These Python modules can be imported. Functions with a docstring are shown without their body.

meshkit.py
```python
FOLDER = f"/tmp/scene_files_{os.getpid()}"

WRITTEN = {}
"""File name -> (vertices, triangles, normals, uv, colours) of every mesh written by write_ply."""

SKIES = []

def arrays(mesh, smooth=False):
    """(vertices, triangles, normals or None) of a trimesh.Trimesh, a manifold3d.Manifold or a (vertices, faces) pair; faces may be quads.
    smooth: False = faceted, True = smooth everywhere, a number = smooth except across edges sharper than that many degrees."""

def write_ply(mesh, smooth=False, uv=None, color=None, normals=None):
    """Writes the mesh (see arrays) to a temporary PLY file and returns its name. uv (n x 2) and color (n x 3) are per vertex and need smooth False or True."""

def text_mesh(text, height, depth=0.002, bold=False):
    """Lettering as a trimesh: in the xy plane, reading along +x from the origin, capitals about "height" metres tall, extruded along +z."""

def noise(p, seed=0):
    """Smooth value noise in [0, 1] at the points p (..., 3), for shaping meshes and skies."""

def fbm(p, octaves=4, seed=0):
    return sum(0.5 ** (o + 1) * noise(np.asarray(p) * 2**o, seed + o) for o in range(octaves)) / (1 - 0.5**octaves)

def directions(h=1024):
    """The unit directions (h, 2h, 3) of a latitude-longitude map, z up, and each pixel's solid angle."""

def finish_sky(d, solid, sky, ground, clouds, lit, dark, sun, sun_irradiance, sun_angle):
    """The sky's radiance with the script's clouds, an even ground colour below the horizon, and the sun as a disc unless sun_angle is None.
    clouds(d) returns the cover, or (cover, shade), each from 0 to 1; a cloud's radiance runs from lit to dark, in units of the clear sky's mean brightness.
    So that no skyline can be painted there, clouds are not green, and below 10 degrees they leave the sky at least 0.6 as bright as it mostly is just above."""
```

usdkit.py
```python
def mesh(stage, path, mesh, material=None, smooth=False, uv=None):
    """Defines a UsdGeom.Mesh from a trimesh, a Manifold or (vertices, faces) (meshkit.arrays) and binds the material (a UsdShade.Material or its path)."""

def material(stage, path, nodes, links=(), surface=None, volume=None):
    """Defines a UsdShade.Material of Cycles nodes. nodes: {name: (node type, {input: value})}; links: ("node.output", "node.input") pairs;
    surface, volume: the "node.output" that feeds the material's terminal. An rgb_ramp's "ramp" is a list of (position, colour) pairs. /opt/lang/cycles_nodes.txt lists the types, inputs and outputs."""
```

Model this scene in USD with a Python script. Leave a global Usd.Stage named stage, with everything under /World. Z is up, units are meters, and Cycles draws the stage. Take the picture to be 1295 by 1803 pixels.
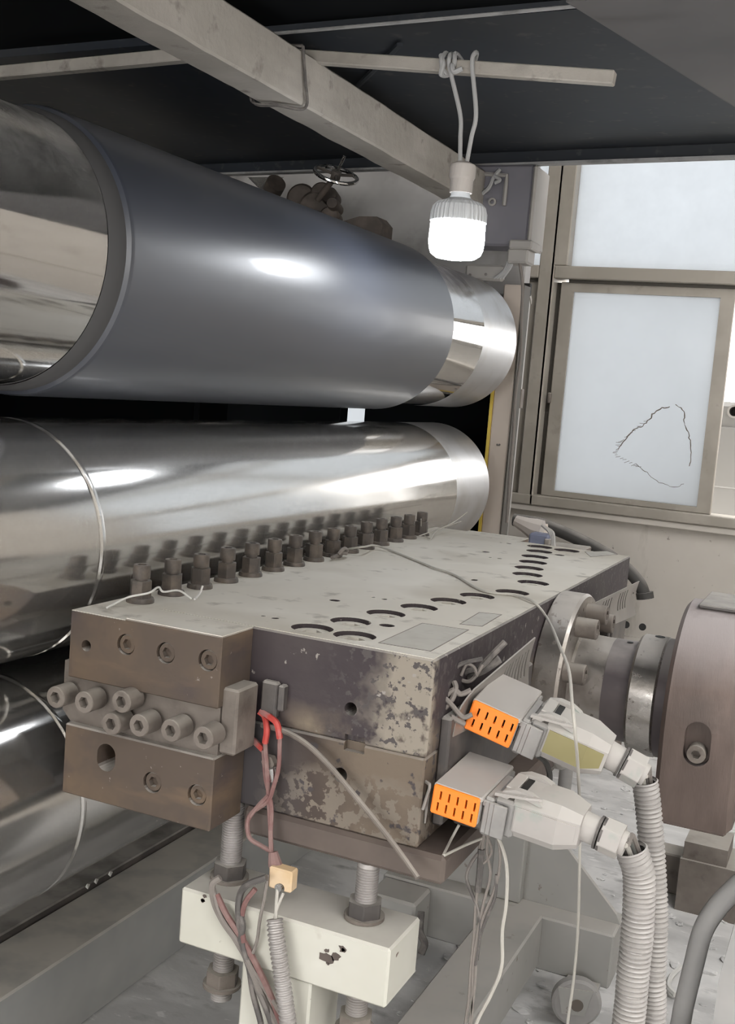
import math, random
import numpy as np, trimesh, usdkit, meshkit
import manifold3d as m3
from manifold3d import Manifold, CrossSection
from pxr import Usd, UsdGeom, UsdLux, UsdShade, Gf, Sdf

stage = Usd.Stage.CreateInMemory()
UsdGeom.SetStageUpAxis(stage, 'Z'); UsdGeom.SetStageMetersPerUnit(stage, 1.0)
world = UsdGeom.Xform.Define(stage, '/World'); stage.SetDefaultPrim(world.GetPrim())
UsdGeom.Scope.Define(stage, '/World/Looks')
random.seed(7); rng = np.random.default_rng(7)

# ------------------------------------------------------------------ camera, sky, exposure
EXPOSURE = -3.05
SKY = 16.0
BULB = 300.0
FPX, EYE = 1976.0, np.array([0, 0, 1.30])
def cam_basis(y=23.77, p=6.38, r=4.67):
    y, p, r = map(math.radians, (y, p, r))
    fw = np.array([-math.sin(y)*math.cos(p), math.cos(y)*math.cos(p), -math.sin(p)])
    rt = np.cross(fw, [0, 0, 1]); rt /= np.linalg.norm(rt); up = np.cross(rt, fw)
    c, s = math.cos(r), math.sin(r)
    return c*rt + s*up, -s*rt + c*up, fw
RT, UP, FW = cam_basis()
cam = UsdGeom.Camera.Define(stage, '/World/Camera')
cam.CreateHorizontalApertureAttr(36.0); cam.CreateVerticalApertureAttr(36.0*1803/1295)
cam.CreateFocalLengthAttr(36.0*FPX/1295); cam.CreateClippingRangeAttr(Gf.Vec2f(0.05, 200))
cam.CreateExposureAttr(EXPOSURE)
M = Gf.Matrix4d(*RT, 0, *UP, 0, *(-FW), 0, *EYE, 1)
cam.AddTransformOp().Set(M)
dome = UsdLux.DomeLight.Define(stage, '/World/Sky')
dome.CreateColorAttr(Gf.Vec3f(1.0, 0.985, 0.965)); dome.CreateIntensityAttr(SKY)

def at(px, py, **k):
    """a pixel of the photograph, at a given x, y or z (metres) or distance d, as a point of the room"""
    d = FW + RT*(px-647.5)/FPX - UP*(py-901.5)/FPX
    (a, v), = k.items()
    if a == 'd': return EYE + d*v
    i = 'xyz'.index(a); return EYE + d*(v-EYE[i])/d[i]

# ------------------------------------------------------------------ scene tree helpers
used = {}
def numbered(parent, name):
    n = used.get((parent, name), 0); used[(parent, name)] = n+1
    return name if n == 0 else f'{name}_{n:03d}'
def meta(p, label=None, cat=None, group=None, kind=None):
    for k, v in (('label', label), ('category', cat), ('group', group), ('kind', kind)):
        if v: p.SetCustomDataByKey(k, v)
    return p
def thing(name, label, cat, loc=(0, 0, 0), group=None, kind=None):
    x = UsdGeom.Xform.Define(stage, '/World/' + numbered('/World', name))
    x.AddTranslateOp().Set(Gf.Vec3d(*map(float, loc)))
    return meta(x.GetPrim(), label, cat, group, kind)
def origin(parent):
    o = np.zeros(3); p = parent
    while p and str(p.GetPath()) not in ('/World', '/'):
        t = p.GetAttribute('xformOp:translate').Get() if p.HasAttribute('xformOp:translate') else None
        if t is not None: o += np.array(t)
        p = p.GetParent()
    return o
def obj(name, mesh, mat, parent=None, smooth=35, label=None, cat=None, group=None, kind=None):
    """one Mesh; geometry is given in room coordinates"""
    base = str(parent.GetPath()) if parent else '/World'
    v, f, _ = meshkit.arrays(mesh, False)
    if parent is not None: v = v - origin(parent)
    off = None
    if parent is None:
        off = np.array([(v[:, 0].min()+v[:, 0].max())/2, (v[:, 1].min()+v[:, 1].max())/2, v[:, 2].min()]); v = v-off
    m = usdkit.mesh(stage, base + '/' + numbered(base, name), (v, f), mat, smooth=smooth)
    if off is not None: m.AddTranslateOp().Set(Gf.Vec3d(*map(float, off)))
    return meta(m.GetPrim(), label, cat, group, kind)
def struct(name, mesh, mat, parent=None, smooth=False, label=None):
    return obj(name, mesh, mat, parent, smooth, label=label, kind=None if parent else 'structure')
def copy_of(src, loc, label, group=None):
    was = src.GetCustomData()
    r = thing(src.GetName(), label, was['category'], loc, group or was.get('group'))
    r.GetReferences().AddInternalReference(src.GetPath()); r.SetInstanceable(True)
    return r

# ------------------------------------------------------------------ shapes
def hullp(pts): return Manifold.hull_points(np.asarray(pts, float))
def box(x0, x1, y0, y1, z0, z1, c=0.0):
    x0, x1 = sorted((x0, x1)); y0, y1 = sorted((y0, y1)); z0, z1 = sorted((z0, z1))
    if c <= 0:
        return Manifold.cube([x1-x0, y1-y0, z1-z0]).translate([x0, y0, z0])
    c = min(c, .49*min(x1-x0, y1-y0, z1-z0)); p = []
    for a in range(3):
        e = [c, c, c]; e[a] = 0
        for i in (0, 1):
            for j in (0, 1):
                for k in (0, 1):
                    p.append([(x0+e[0], x1-e[0])[i], (y0+e[1], y1-e[1])[j], (z0+e[2], z1-e[2])[k]])
    return hullp(p)
def frame_to(d):
    d = np.asarray(d, float)/np.linalg.norm(d)
    a = np.array([0, 0, 1.0]) if abs(d[2]) < .9 else np.array([1.0, 0, 0])
    u = np.cross(a, d); u /= np.linalg.norm(u); w = np.cross(d, u)
    return u, w, d
def place(m, o, u, v, w):
    return m.transform(np.column_stack([u, v, w, o]))
def cyl(p0, p1, r0, r1=None, seg=24):
    p0, p1 = np.asarray(p0, float), np.asarray(p1, float)
    u, v, w = frame_to(p1-p0); h = np.linalg.norm(p1-p0)
    return place(Manifold.cylinder(h, r0, r0 if r1 is None else r1, seg), p0, u, v, w)
def prism(pts, p0, u, v, depth):
    """polygon pts (a, b) in the plane p0 + a u + b v, extruded along u x v"""
    u, v = np.asarray(u, float), np.asarray(v, float); w = np.cross(u, v)
    cs = CrossSection([np.asarray(pts, float)], m3.FillRule.NonZero)
    return place(cs.extrude(depth), np.asarray(p0, float), u, v, w)
def union(ms): return Manifold.batch_boolean(list(ms), m3.OpType.Add)
def tri(m):
    if hasattr(m, 'to_mesh'):
        k = m.to_mesh(); return trimesh.Trimesh(k.vert_properties[:, :3], k.tri_verts, process=False)
    if isinstance(m, tuple): return trimesh.Trimesh(*meshkit.arrays(m)[:2], process=False)
    return m
def cat(ms): return trimesh.util.concatenate([tri(m) for m in ms])
def spline(pts, n=10):
    p = np.asarray(pts, float)
    if len(p) < 3: return np.array([p[0]+(p[-1]-p[0])*t for t in np.linspace(0, 1, n)])
    q = np.vstack([2*p[0]-p[1], p, 2*p[-1]-p[-2]]); out = []
    for i in range(1, len(q)-2):
        for t in np.linspace(0, 1, n, endpoint=False):
            a, b, c, d = q[i-1:i+3]
            out.append(.5*(2*b + (c-a)*t + (2*a-5*b+4*c-d)*t*t + (3*b-a-3*c+d)*t**3))
    out.append(p[-1]); return np.array(out)
def tube(path, r, seg=8, cap=True):
    path = np.asarray(path, float); n = len(path)
    r = np.broadcast_to(np.asarray(r, float), (n,))
    t = np.gradient(path, axis=0); t /= np.maximum(np.linalg.norm(t, axis=1, keepdims=True), 1e-12)
    u, _, _ = frame_to(t[0]); V = []
    for i in range(n):
        u = u - t[i]*(u@t[i]); u /= np.linalg.norm(u); w = np.cross(t[i], u)
        a = np.linspace(0, 2*np.pi, seg, endpoint=False)
        V.append(path[i] + r[i]*(np.outer(np.cos(a), u)+np.outer(np.sin(a), w)))
    V = np.vstack(V); F = []
    for i in range(n-1):
        for j in range(seg):
            a, b = i*seg+j, i*seg+(j+1) % seg
            F += [[a, b, b+seg], [a, b+seg, a+seg]]
    if cap:
        V = np.vstack([V, path[0], path[-1]]); c0, c1 = len(V)-2, len(V)-1
        for j in range(seg):
            F += [[c0, (j+1) % seg, j], [c1, (n-1)*seg+j, (n-1)*seg+(j+1) % seg]]
    return trimesh.Trimesh(V, np.array(F), process=False)
def wire(pts, r, n=10, seg=7): return tube(spline(pts, n), r, seg)
def lathe(profile, o, axis, seg=48, rib=0, ribdepth=0.0):
    """profile: (radius, along) pairs turned about axis through o"""
    u, v, w = frame_to(axis); P = np.asarray(profile, float); n = len(P)
    a = np.linspace(0, 2*np.pi, seg, endpoint=False); V = []
    k = 1 + (ribdepth*(np.cos(a*rib) > 0) if rib else 0*a)
    for r, h in P:
        V.append(np.asarray(o, float) + h*w + (r*k)[:, None]*(np.outer(np.cos(a), u)+np.outer(np.sin(a), v)))
    V = np.vstack(V); F = []
    for i in range(n-1):
        for j in range(seg):
            p, q = i*seg+j, i*seg+(j+1) % seg
            F += [[p, q, q+seg], [p, q+seg, p+seg]]
    return trimesh.Trimesh(V, np.array(F), process=False)
def hexnut(c, axis, af, h, hole=0.0, rot=0.0):
    u, v, w = frame_to(axis); R = af/math.sqrt(3)
    a = np.arange(6)*math.pi/3 + rot
    m = CrossSection([np.column_stack([R*np.cos(a), R*np.sin(a)])]).extrude(h)
    m = m ^ Manifold.cylinder(h, R*.97, R*.97, 36)
    if hole: m = m - Manifold.cylinder(h*3, hole, hole, 20, center=True)
    return place(m, np.asarray(c, float), u, v, w)
def ringm(c, axis, ro, ri, h, seg=28):
    u, v, w = frame_to(axis)
    return place(Manifold.cylinder(h, ro, ro, seg) - Manifold.cylinder(h*3, ri, ri, seg, center=True), np.asarray(c, float), u, v, w)
def capscrew(c, axis, r, h, sock, depth, seg=24):
    """socket head: base centre c, head standing along axis, with a hexagonal recess"""
    u, v, w = frame_to(axis)
    a = np.arange(6)*math.pi/3
    hexa = CrossSection([np.column_stack([sock*np.cos(a), sock*np.sin(a)])]).extrude(depth*2).translate([0, 0, h-depth])
    hd = Manifold.cylinder(h-.0015, r, r, seg) + Manifold.cylinder(.0015, r, r*.93, seg).translate([0, 0, h-.0015])
    return place(hd - hexa, np.asarray(c, float), u, v, w)
def thread(p0, p1, r, pitch, depth, seg=18):
    L = np.linalg.norm(np.subtract(p1, p0)); n = int(L/pitch); prof = [(0, 0)]
    for i in range(n):
        h = i*pitch; prof += [(r-depth, h), (r, h+pitch*.35), (r, h+pitch*.6)]
    prof += [(r-depth, L), (0, L)]
    return lathe(prof, p0, np.subtract(p1, p0), seg)

# ------------------------------------------------------------------ materials
def mat(name, base, rough=.5, metal=0., layers=(), dust=None, bump=None, spec=None, coat=None, rlayer=None, aniso=None):
    """layers: (colour, noise scale, lo, hi, detail, (sx, sy, sz)[, extra {}]) mixed over base by a noise of the place;
    dust: (colour, amount, lo, hi) settled on faces that look up; bump: (scale, strength, distance)"""
    N = {'p': ('principled_bsdf', {'base_color': base, 'roughness': rough, 'metallic': metal}), 'g': ('geometry', {})}
    L = []; col = None; ro = None
    if spec is not None: N['p'][1]['specular_ior_level'] = spec
    if coat: N['p'][1]['coat_weight'], N['p'][1]['coat_roughness'] = coat
    def noise(tag, scale, detail, st, dist=0., rough_=.55):
        N['m'+tag] = ('mapping', {'scale': st}); L.append(('g.position', f'm{tag}.vector'))
        N['n'+tag] = ('noise_texture', {'scale': scale, 'detail': detail, 'roughness': rough_, 'distortion': dist})
        L.append((f'm{tag}.vector', f'n{tag}.vector')); return f'n{tag}.fac'
    def ramp(tag, src, lo, hi):
        N['r'+tag] = ('map_range', {'from_min': lo, 'from_max': hi, 'to_min': 0., 'to_max': 1., 'clamp': True})
        L.append((src, f'r{tag}.value')); return f'r{tag}.result'
    def mixc(tag, fac, c1, c2):
        N['x'+tag] = ('mix', {'fac': .5, 'color1': c1 if not isinstance(c1, str) else (0, 0, 0), 'color2': c2})
        L.append((fac, f'x{tag}.fac'))
        if isinstance(c1, str): L.append((c1, f'x{tag}.color1'))
        return f'x{tag}.color'
    def mixf(tag, fac, a, b):
        N['f'+tag] = ('mix_float', {'fac': .5, 'a': a if not isinstance(a, str) else 0., 'b': b if not isinstance(b, str) else 0.})
        L.append((fac, f'f{tag}.fac'))
        if isinstance(a, str): L.append((a, f'f{tag}.a'))
        return f'f{tag}.result'
    def mul(tag, a, b):
        N['t'+tag] = ('math', {'math_type': 'multiply'}); L.append((a, f't{tag}.value1'))
        if isinstance(b, str): L.append((b, f't{tag}.value2'))
        else: N['t'+tag][1]['value2'] = float(b)
        return f't{tag}.value'
    cur = base; cr = rough; cm = metal
    for i, l in enumerate(layers):
        c2, sc, lo, hi, det, st = l[:6]; ex = l[6] if len(l) > 6 else {}
        fac = ramp(f'l{i}', noise(f'l{i}', sc, det, st, ex.get('dist', 0.), ex.get('nr', .55)), lo, hi)
        if 'where' in ex:      # the patch's own outline: an axis range (axis, lo, hi), broken by noise
            for q, (ax, a, b, *wo) in enumerate(ex['where']):
                wo = wo[0] if wo else ex.get('wob', .12)
                N[f's{i}{q}'] = ('separate_xyz', {}); L.append(('g.position', f's{i}{q}.vector'))
                wob = f'w{i}{q}'; N[wob] = ('math', {'math_type': 'multiply_add', 'value2': wo, 'value3': 0.})
                L.append((noise(f'o{i}{q}', ex.get('wsc', 14.), 4., (1, 1, 1)), wob+'.value1')); L.append((f's{i}{q}.{ax}', wob+'.value3'))
                fac = mul(f'w{i}{q}b', fac, ramp(f'w{i}{q}', wob+'.value', a+wo/2, b+wo/2))
        cur = mixc(f'l{i}', fac, cur, c2)
        if 'rough' in ex: cr = mixf(f'l{i}r', fac, cr, ex['rough'])
        if 'metal' in ex: cm = mixf(f'l{i}m', fac, cm, ex['metal'])
    if dust:
        dc, am, lo, hi = dust
        N['sn'] = ('separate_xyz', {}); L.append(('g.normal', 'sn.vector'))
        up = ramp('up', 'sn.z', lo, hi)
        fac = mul('d1', up, ramp('dn', noise('dn', 9., 5., (1, 1, 1)), .18, .55)); fac = mul('d2', fac, am)
        cur = mixc('d', fac, cur, dc); cr = mixf('dr', fac, cr, .9)
        if isinstance(cm, str) or cm > 0: cm = mixf('dm', fac, cm, 0.)
    if rlayer:     # (roughness 2, scale, lo, hi, stretch)
        cr = mixf('rl', ramp('rl', noise('rl', rlayer[1], 5., rlayer[4]), rlayer[2], rlayer[3]), cr, rlayer[0])
    if isinstance(cur, str): L.append((cur, 'p.base_color'))
    if isinstance(cr, str): L.append((cr, 'p.roughness'))
    if isinstance(cm, str): L.append((cm, 'p.metallic'))
    if bump:
        N['b'] = ('bump', {'strength': bump[1], 'distance': bump[2]})
        L.append((noise('b', bump[0], 5., bump[3] if len(bump) > 3 else (1, 1, 1)), 'b.height')); L.append(('b.normal', 'p.normal'))
    return usdkit.material(stage, '/World/Looks/' + name, N, L, surface='p.BSDF')

DUST = (.50, .475, .44)
S1 = (1, 1, 1)
X = {}
X['die_top'] = mat('die_top_dusty', (.68, .645, .575), .85, 0, [((.75, .72, .655), 5, .4, .7, 4, S1), ((.46, .43, .38), 22, .60, .72, 6, S1), ((.47, .43, .36), 3, .5, .75, 3, S1)], bump=(60, .15, .002))
X['die_side'] = mat('die_side_worn', (.040, .032, .037), .55, .0,
    [((.062, .052, .052), 6, .4, .75, 5, S1),
     ((.21, .17, .125), 9, .38, .56, 7, S1, {'where': [('z', .905, .868), ('x', -.66, -.60)], 'wob': .06, 'wsc': 12.}),
     ((.25, .222, .185), 26, .40, .46, 8, S1, {'where': [('x', -.545, -.505), ('y', 1.27, 1.255, .004)], 'wob': .16, 'wsc': 11.}),
     ((.075, .066, .066), 95, .565, .60, 5, S1, {'where': [('x', -.60, -.54)], 'wob': .1}),
     ((.27, .25, .23), 60, .66, .69, 6, S1)],
    dust=(DUST, .8, .5, .9), spec=.18, bump=(90, .25, .002))
X['die_low'] = mat('die_low_worn', (.062, .048, .042), .55, .0,
    [((.145, .115, .088), 5, .42, .66, 6, S1, {'where': [('x', -.60, -.53)], 'wob': .1}),
     ((.17, .145, .12), 52, .49, .515, 8, S1, {'where': [('z', .825, .80)], 'wob': .07, 'wsc': 12.}),
     ((.06, .052, .054), 40, .60, .64, 5, S1), ((.06, .055, .058), 4, .0, .1, 4, S1, {'where': [('x', -.60, -.68)], 'wob': .06})],
    dust=(DUST, .8, .5, .9), spec=.18, bump=(90, .25, .002))
X['base_steel'] = mat('base_plate_steel', (.085, .066, .058), .65, .1, [((.12, .095, .08), 9, .45, .7, 5, S1)], bump=(80, .2, .002))
X['die_panel'] = mat('engraved_dust', (.54, .525, .48), .85, 0, [((.48, .46, .42), 30, .45, .7, 5, S1)])
X['rust_block'] = mat('rusty_block', (.088, .068, .055), .6, .15,
    [((.14, .10, .068), 7, .45, .75, 5, S1), ((.060, .048, .050), 9, .5, .7, 5, S1), ((.165, .115, .075), 3.5, .56, .75, 5, (1, 1, 4)), ((.20, .175, .155), 90, .70, .73, 5, S1)],
    dust=(DUST, .95, .45, .85), spec=.22, bump=(80, .2, .002))
X['dusty_steel'] = mat('dusty_steel', (.135, .115, .10), .7, .1, [((.19, .165, .145), 14, .4, .7, 5, S1), ((.085, .07, .06), 22, .55, .72, 5, S1)], dust=((.36, .335, .30), .8, .3, .9), bump=(90, .25, .002))
X['dark_steel'] = mat('dark_steel', (.075, .068, .066), .5, .3, [((.13, .115, .105), 18, .45, .7, 5, S1)], dust=(DUST, .75, .4, .9), bump=(90, .15, .001))
X['bolt'] = mat('bolt_steel', (.085, .074, .068), .5, .3, [((.15, .125, .105), 40, .45, .7, 4, S1)], dust=(DUST, .35, .5, .95), spec=.3)
X['black'] = mat('black_hole', (.012, .012, .012), .8)
X['chrome'] = mat('chrome', (.78, .775, .77), .05, .97, [((.70, .69, .68), 5, .45, .75, 5, (1, .25, 1))], rlayer=(.13, 7, .5, .8, (1, .2, 1)), dust=((.50, .49, .49), .42, .15, .9), bump=(160, .012, .001, (1, .06, 1)))
X['chrome_low'] = mat('chrome_hazed', (.78, .77, .75), .10, .90, [((.66, .645, .62), 4, .42, .72, 6, (1, .35, 1))], rlayer=(.20, 6, .4, .75, (1, .25, 1)), bump=(140, .015, .001, (1, .06, 1)))
X['frost'] = mat('frosted_band', (.62, .62, .63), .38, .85, [((.52, .51, .50), 9, .45, .7, 5, S1)])
X['rubber'] = mat('roller_rubber', (.043, .049, .066), .40, 0., [((.048, .053, .068), 4, .4, .7, 4, (1, .3, 1))], spec=.9, coat=(.07, .06), bump=(260, .02, .0006, (1, .1, 1)))
X['rubber_edge'] = mat('roller_rubber_edge', (.055, .055, .058), .75, 0.)
X['beam'] = mat('dusty_beam', (.36, .335, .30), .9, 0, [((.45, .42, .38), 5, .45, .7, 5, S1), ((.20, .18, .16), 18, .60, .72, 6, S1), ((.26, .24, .215), 3, .5, .8, 5, (3, .6, 3))], bump=(45, .5, .004))
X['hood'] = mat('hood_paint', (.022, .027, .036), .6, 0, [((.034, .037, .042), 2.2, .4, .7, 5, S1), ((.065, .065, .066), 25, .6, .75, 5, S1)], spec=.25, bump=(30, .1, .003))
X['hood_brown'] = mat('hood_paint_brown', (.11, .105, .105), .7, 0, [((.075, .073, .076), 2, .4, .7, 4, S1)])
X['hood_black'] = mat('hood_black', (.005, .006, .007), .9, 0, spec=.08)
X['edge_grey'] = mat('hood_edge', (.30, .30, .30), .8, 0, [((.18, .18, .18), 20, .5, .7, 5, S1)])
X['plaster'] = mat('plaster', (.48, .445, .40), .92, 0, [((.55, .515, .47), 2.2, .4, .7, 5, S1), ((.33, .30, .26), 6, .60, .72, 6, (1, 1, .3)), ((.24, .215, .19), 26, .68, .74, 5, S1)], bump=(25, .25, .004))
X['plaster_warm'] = mat('plaster_far', (.60, .57, .52), .92, 0, [((.52, .49, .45), 1.5, .4, .7, 5, S1)])
X['ceil'] = mat('ceiling_paint', (.45, .45, .45), .9, 0, [((.38, .38, .38), 1, .4, .7, 4, S1)])
X['floor'] = mat('concrete_floor', (.50, .495, .49), .9, 0, [((.72, .71, .70), 3.2, .42, .62, 7, (1, 1.6, 1), {'dist': .6}), ((.34, .335, .33), 9, .58, .72, 7, (1, 2, 1)), ((.70, .69, .68), 16, .60, .66, 6, (1, 2.5, 1))], bump=(20, .35, .006))
X['winframe'] = mat('window_frame_paint', (.29, .265, .23), .5, .1, [((.36, .33, .29), 5, .45, .7, 4, S1), ((.24, .22, .19), 14, .62, .75, 5, S1)])
X['windark'] = mat('window_groove', (.075, .068, .058), .7)
X['green_paint'] = mat('machine_paint', (.37, .365, .345), .6, 0, [((.43, .42, .40), 4, .4, .7, 4, S1), ((.22, .19, .16), 26, .66, .70, 6, S1)], dust=(DUST, .85, .4, .9), bump=(60, .15, .002))
X['base_paint'] = mat('base_paint', (.30, .305, .30), .6, 0, [((.37, .37, .355), 5, .4, .7, 5, S1)], dust=((.62, .58, .52), .95, .4, .9), bump=(60, .15, .002))
X['cream'] = mat('cream_paint', (.58, .57, .50), .55, 0, [((.65, .64, .58), 5, .4, .7, 4, S1), ((.14, .10, .08), 24, .675, .69, 6, S1), ((.45, .41, .35), 12, .62, .75, 5, S1)], dust=(DUST, .8, .5, .9))
X['beige'] = mat('beige_panel', (.58, .50, .43), .6, 0, [((.64, .56, .49), 4, .4, .7, 4, S1)])
X['greypanel'] = mat('grey_panel', (.33, .315, .295), .6, 0, [((.40, .38, .36), 4, .4, .7, 4, S1)], dust=(DUST, .5, .5, .9))
X['frame_plate'] = mat('frame_plate', (.25, .24, .235), .6, 0.1, [((.36, .35, .34), 4, .4, .7, 5, S1), ((.2, .19, .185), 9, .55, .75, 5, S1)])
X['box_dark'] = mat('box_dark', (.17, .165, .19), .6, 0, [((.22, .21, .235), 5, .4, .7, 4, S1)])
X['plug'] = mat('plug_grey', (.36, .34, .325), .6, 0, [((.43, .405, .385), 8, .4, .7, 4, S1), ((.30, .34, .31), 25, .58, .72, 5, S1)], dust=((.46, .44, .41), .8, .2, .8))
X['plug_mid'] = mat('plug_metal', (.25, .245, .24), .45, .5, [((.36, .35, .34), 20, .4, .7, 4, S1)], dust=(DUST, .6, .4, .8))
X['lid'] = mat('lid_grey', (.36, .34, .32), .6, 0, [((.42, .395, .375), 8, .4, .7, 4, S1)], dust=((.43, .405, .38), .85, .3, .8))
X['gold'] = mat('label_gold', (.22, .195, .085), .5, .1, [((.27, .24, .12), 10, .4, .7, 4, S1)])
X['orange'] = mat('orange_plastic', (.95, .245, .025), .45, 0)
X['guard'] = mat('guard_sheet', (.24, .222, .205), .5, .35, [((.31, .29, .27), 9, .4, .7, 5, S1), ((.25, .235, .22), 25, .6, .72, 5, S1)], dust=(DUST, .6, .3, .8))
X['adapter'] = mat('adapter_steel', (.40, .37, .34), .36, .9,
    [((.42, .40, .38), 6, .42, .68, 5, S1, {'rough': .22}), ((.10, .085, .075), 60, .60, .66, 6, S1, {'rough': .6, 'metal': .2}), ((.17, .145, .13), 5, .52, .72, 5, S1, {'rough': .6})],
    dust=((.52, .49, .455), .9, .6, 1.0), bump=(120, .35, .001))
X['adapter_dark'] = mat('adapter_burnt', (.085, .072, .078), .5, .4, [((.13, .11, .11), 9, .45, .7, 5, S1)], dust=((.42, .39, .37), .8, .45, .95))
X['clamp'] = mat('clamp_brown', (.105, .078, .068), .6, .15, [((.15, .112, .098), 6, .4, .7, 5, (4, 1, 1)), ((.09, .07, .062), 10, .55, .75, 5, S1)], dust=((.42, .385, .385), .85, .35, .95), bump=(70, .2, .002, (6, 1, 1)))
X['conduit'] = mat('conduit_grey', (.34, .325, .315), .42, .15, [((.42, .40, .39), 10, .4, .7, 4, S1)], dust=(DUST, .4, .3, .8))
X['rod'] = mat('threaded_rod', (.33, .31, .30), .5, .45, [((.44, .42, .41), 20, .4, .7, 4, S1)])
X['red'] = mat('red_sleeve', (.42, .055, .045), .55, 0, [((.36, .17, .16), 30, .5, .6, 3, S1)])
X['pinkwire'] = mat('dusty_red_wire', (.17, .085, .08), .8, 0, [((.22, .14, .13), 40, .4, .6, 3, S1)])
X['greywire'] = mat('grey_wire', (.19, .17, .155), .8)
X['darkwire'] = mat('dark_wire', (.085, .078, .075), .75, 0, [((.16, .145, .135), 40, .45, .6, 3, S1)])
X['whitewire'] = mat('white_wire', (.46, .44, .40), .7)
X['cable_white'] = mat('lamp_cord', (.42, .42, .42), .6)
X['ceramic'] = mat('yellow_ceramic', (.62, .45, .27), .6, 0, [((.68, .52, .35), 30, .4, .6, 3, S1)])
X['holder'] = mat('lamp_holder', (.55, .51, .48), .6)
X['finned'] = mat('bulb_collar', (.74, .76, .78), .4)
X['wheel'] = mat('castor_wheel', (.34, .33, .32), .7, 0, [((.42, .41, .40), 12, .4, .7, 4, S1)])
X['yellow'] = mat('yellow_strip', (.75, .56, .10), .6)
X['white_out'] = mat('outside_white', (.26, .255, .245), .8)
X['blue'] = mat('blue_plastic', (.16, .18, .26), .5)
X['brownrust'] = mat('rusted_valve', (.085, .07, .06), .65, .2, [((.15, .12, .10), 20, .45, .7, 5, S1)])
X['hose'] = mat('black_hose', (.05, .048, .046), .7, 0, dust=((.33, .31, .29), .85, .35, .9))
X['pipe_pale'] = mat('pale_pipe', (.38, .375, .37), .7, 0, [((.46, .45, .44), 8, .4, .7, 4, S1)], dust=(DUST, .6, .3, .8))
X['paper'] = mat('paper_strip', (.70, .69, .66), .8)
usdkit.material(stage, '/World/Looks/bulb_glow', {'e': ('emission', {'color': (.93, .96, 1.0), 'strength': BULB})}, surface='e.emission')
X['glow'] = UsdShade.Material.Get(stage, '/World/Looks/bulb_glow')
def pane_mat(name, tint, clear, bumpy):
    return usdkit.material(stage, '/World/Looks/' + name, {
        'g': ('geometry', {}), 'n': ('noise_texture', {'scale': bumpy, 'detail': 6., 'roughness': .6}),
        'r': ('map_range', {'from_min': .35, 'from_max': .7, 'to_min': .90, 'to_max': 1., 'clamp': True}),
        'c': ('mix', {'mix_type': 'multiply', 'fac': 1., 'color1': tint}),
        't': ('translucent_bsdf', {}), 'c2': ('transparent_bsdf', {'color': (.95, .97, 1.)}), 'gl': ('glossy_bsdf', {'roughness': .15}),
        'm': ('mix_closure', {'fac': clear}), 'f': ('fresnel', {'IOR': 1.35}), 'm2': ('mix_closure', {})},
        [('g.position', 'n.vector'), ('n.fac', 'r.value'), ('r.result', 'c.color2'), ('c.color', 't.color'), ('t.BSDF', 'm.closure1'), ('c2.BSDF', 'm.closure2'),
         ('f.fac', 'm2.fac'), ('m.closure', 'm2.closure1'), ('gl.BSDF', 'm2.closure2')], surface='m2.closure')
X['pane'] = pane_mat('frosted_pane', (.84, .875, .91), .03, 5.)
X['pane2'] = pane_mat('filmed_pane', (.82, .85, .88), .015, 1.5)
X['glass'] = pane_mat('clear_pane', (.6, .62, .65), .80, 3.)

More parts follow.
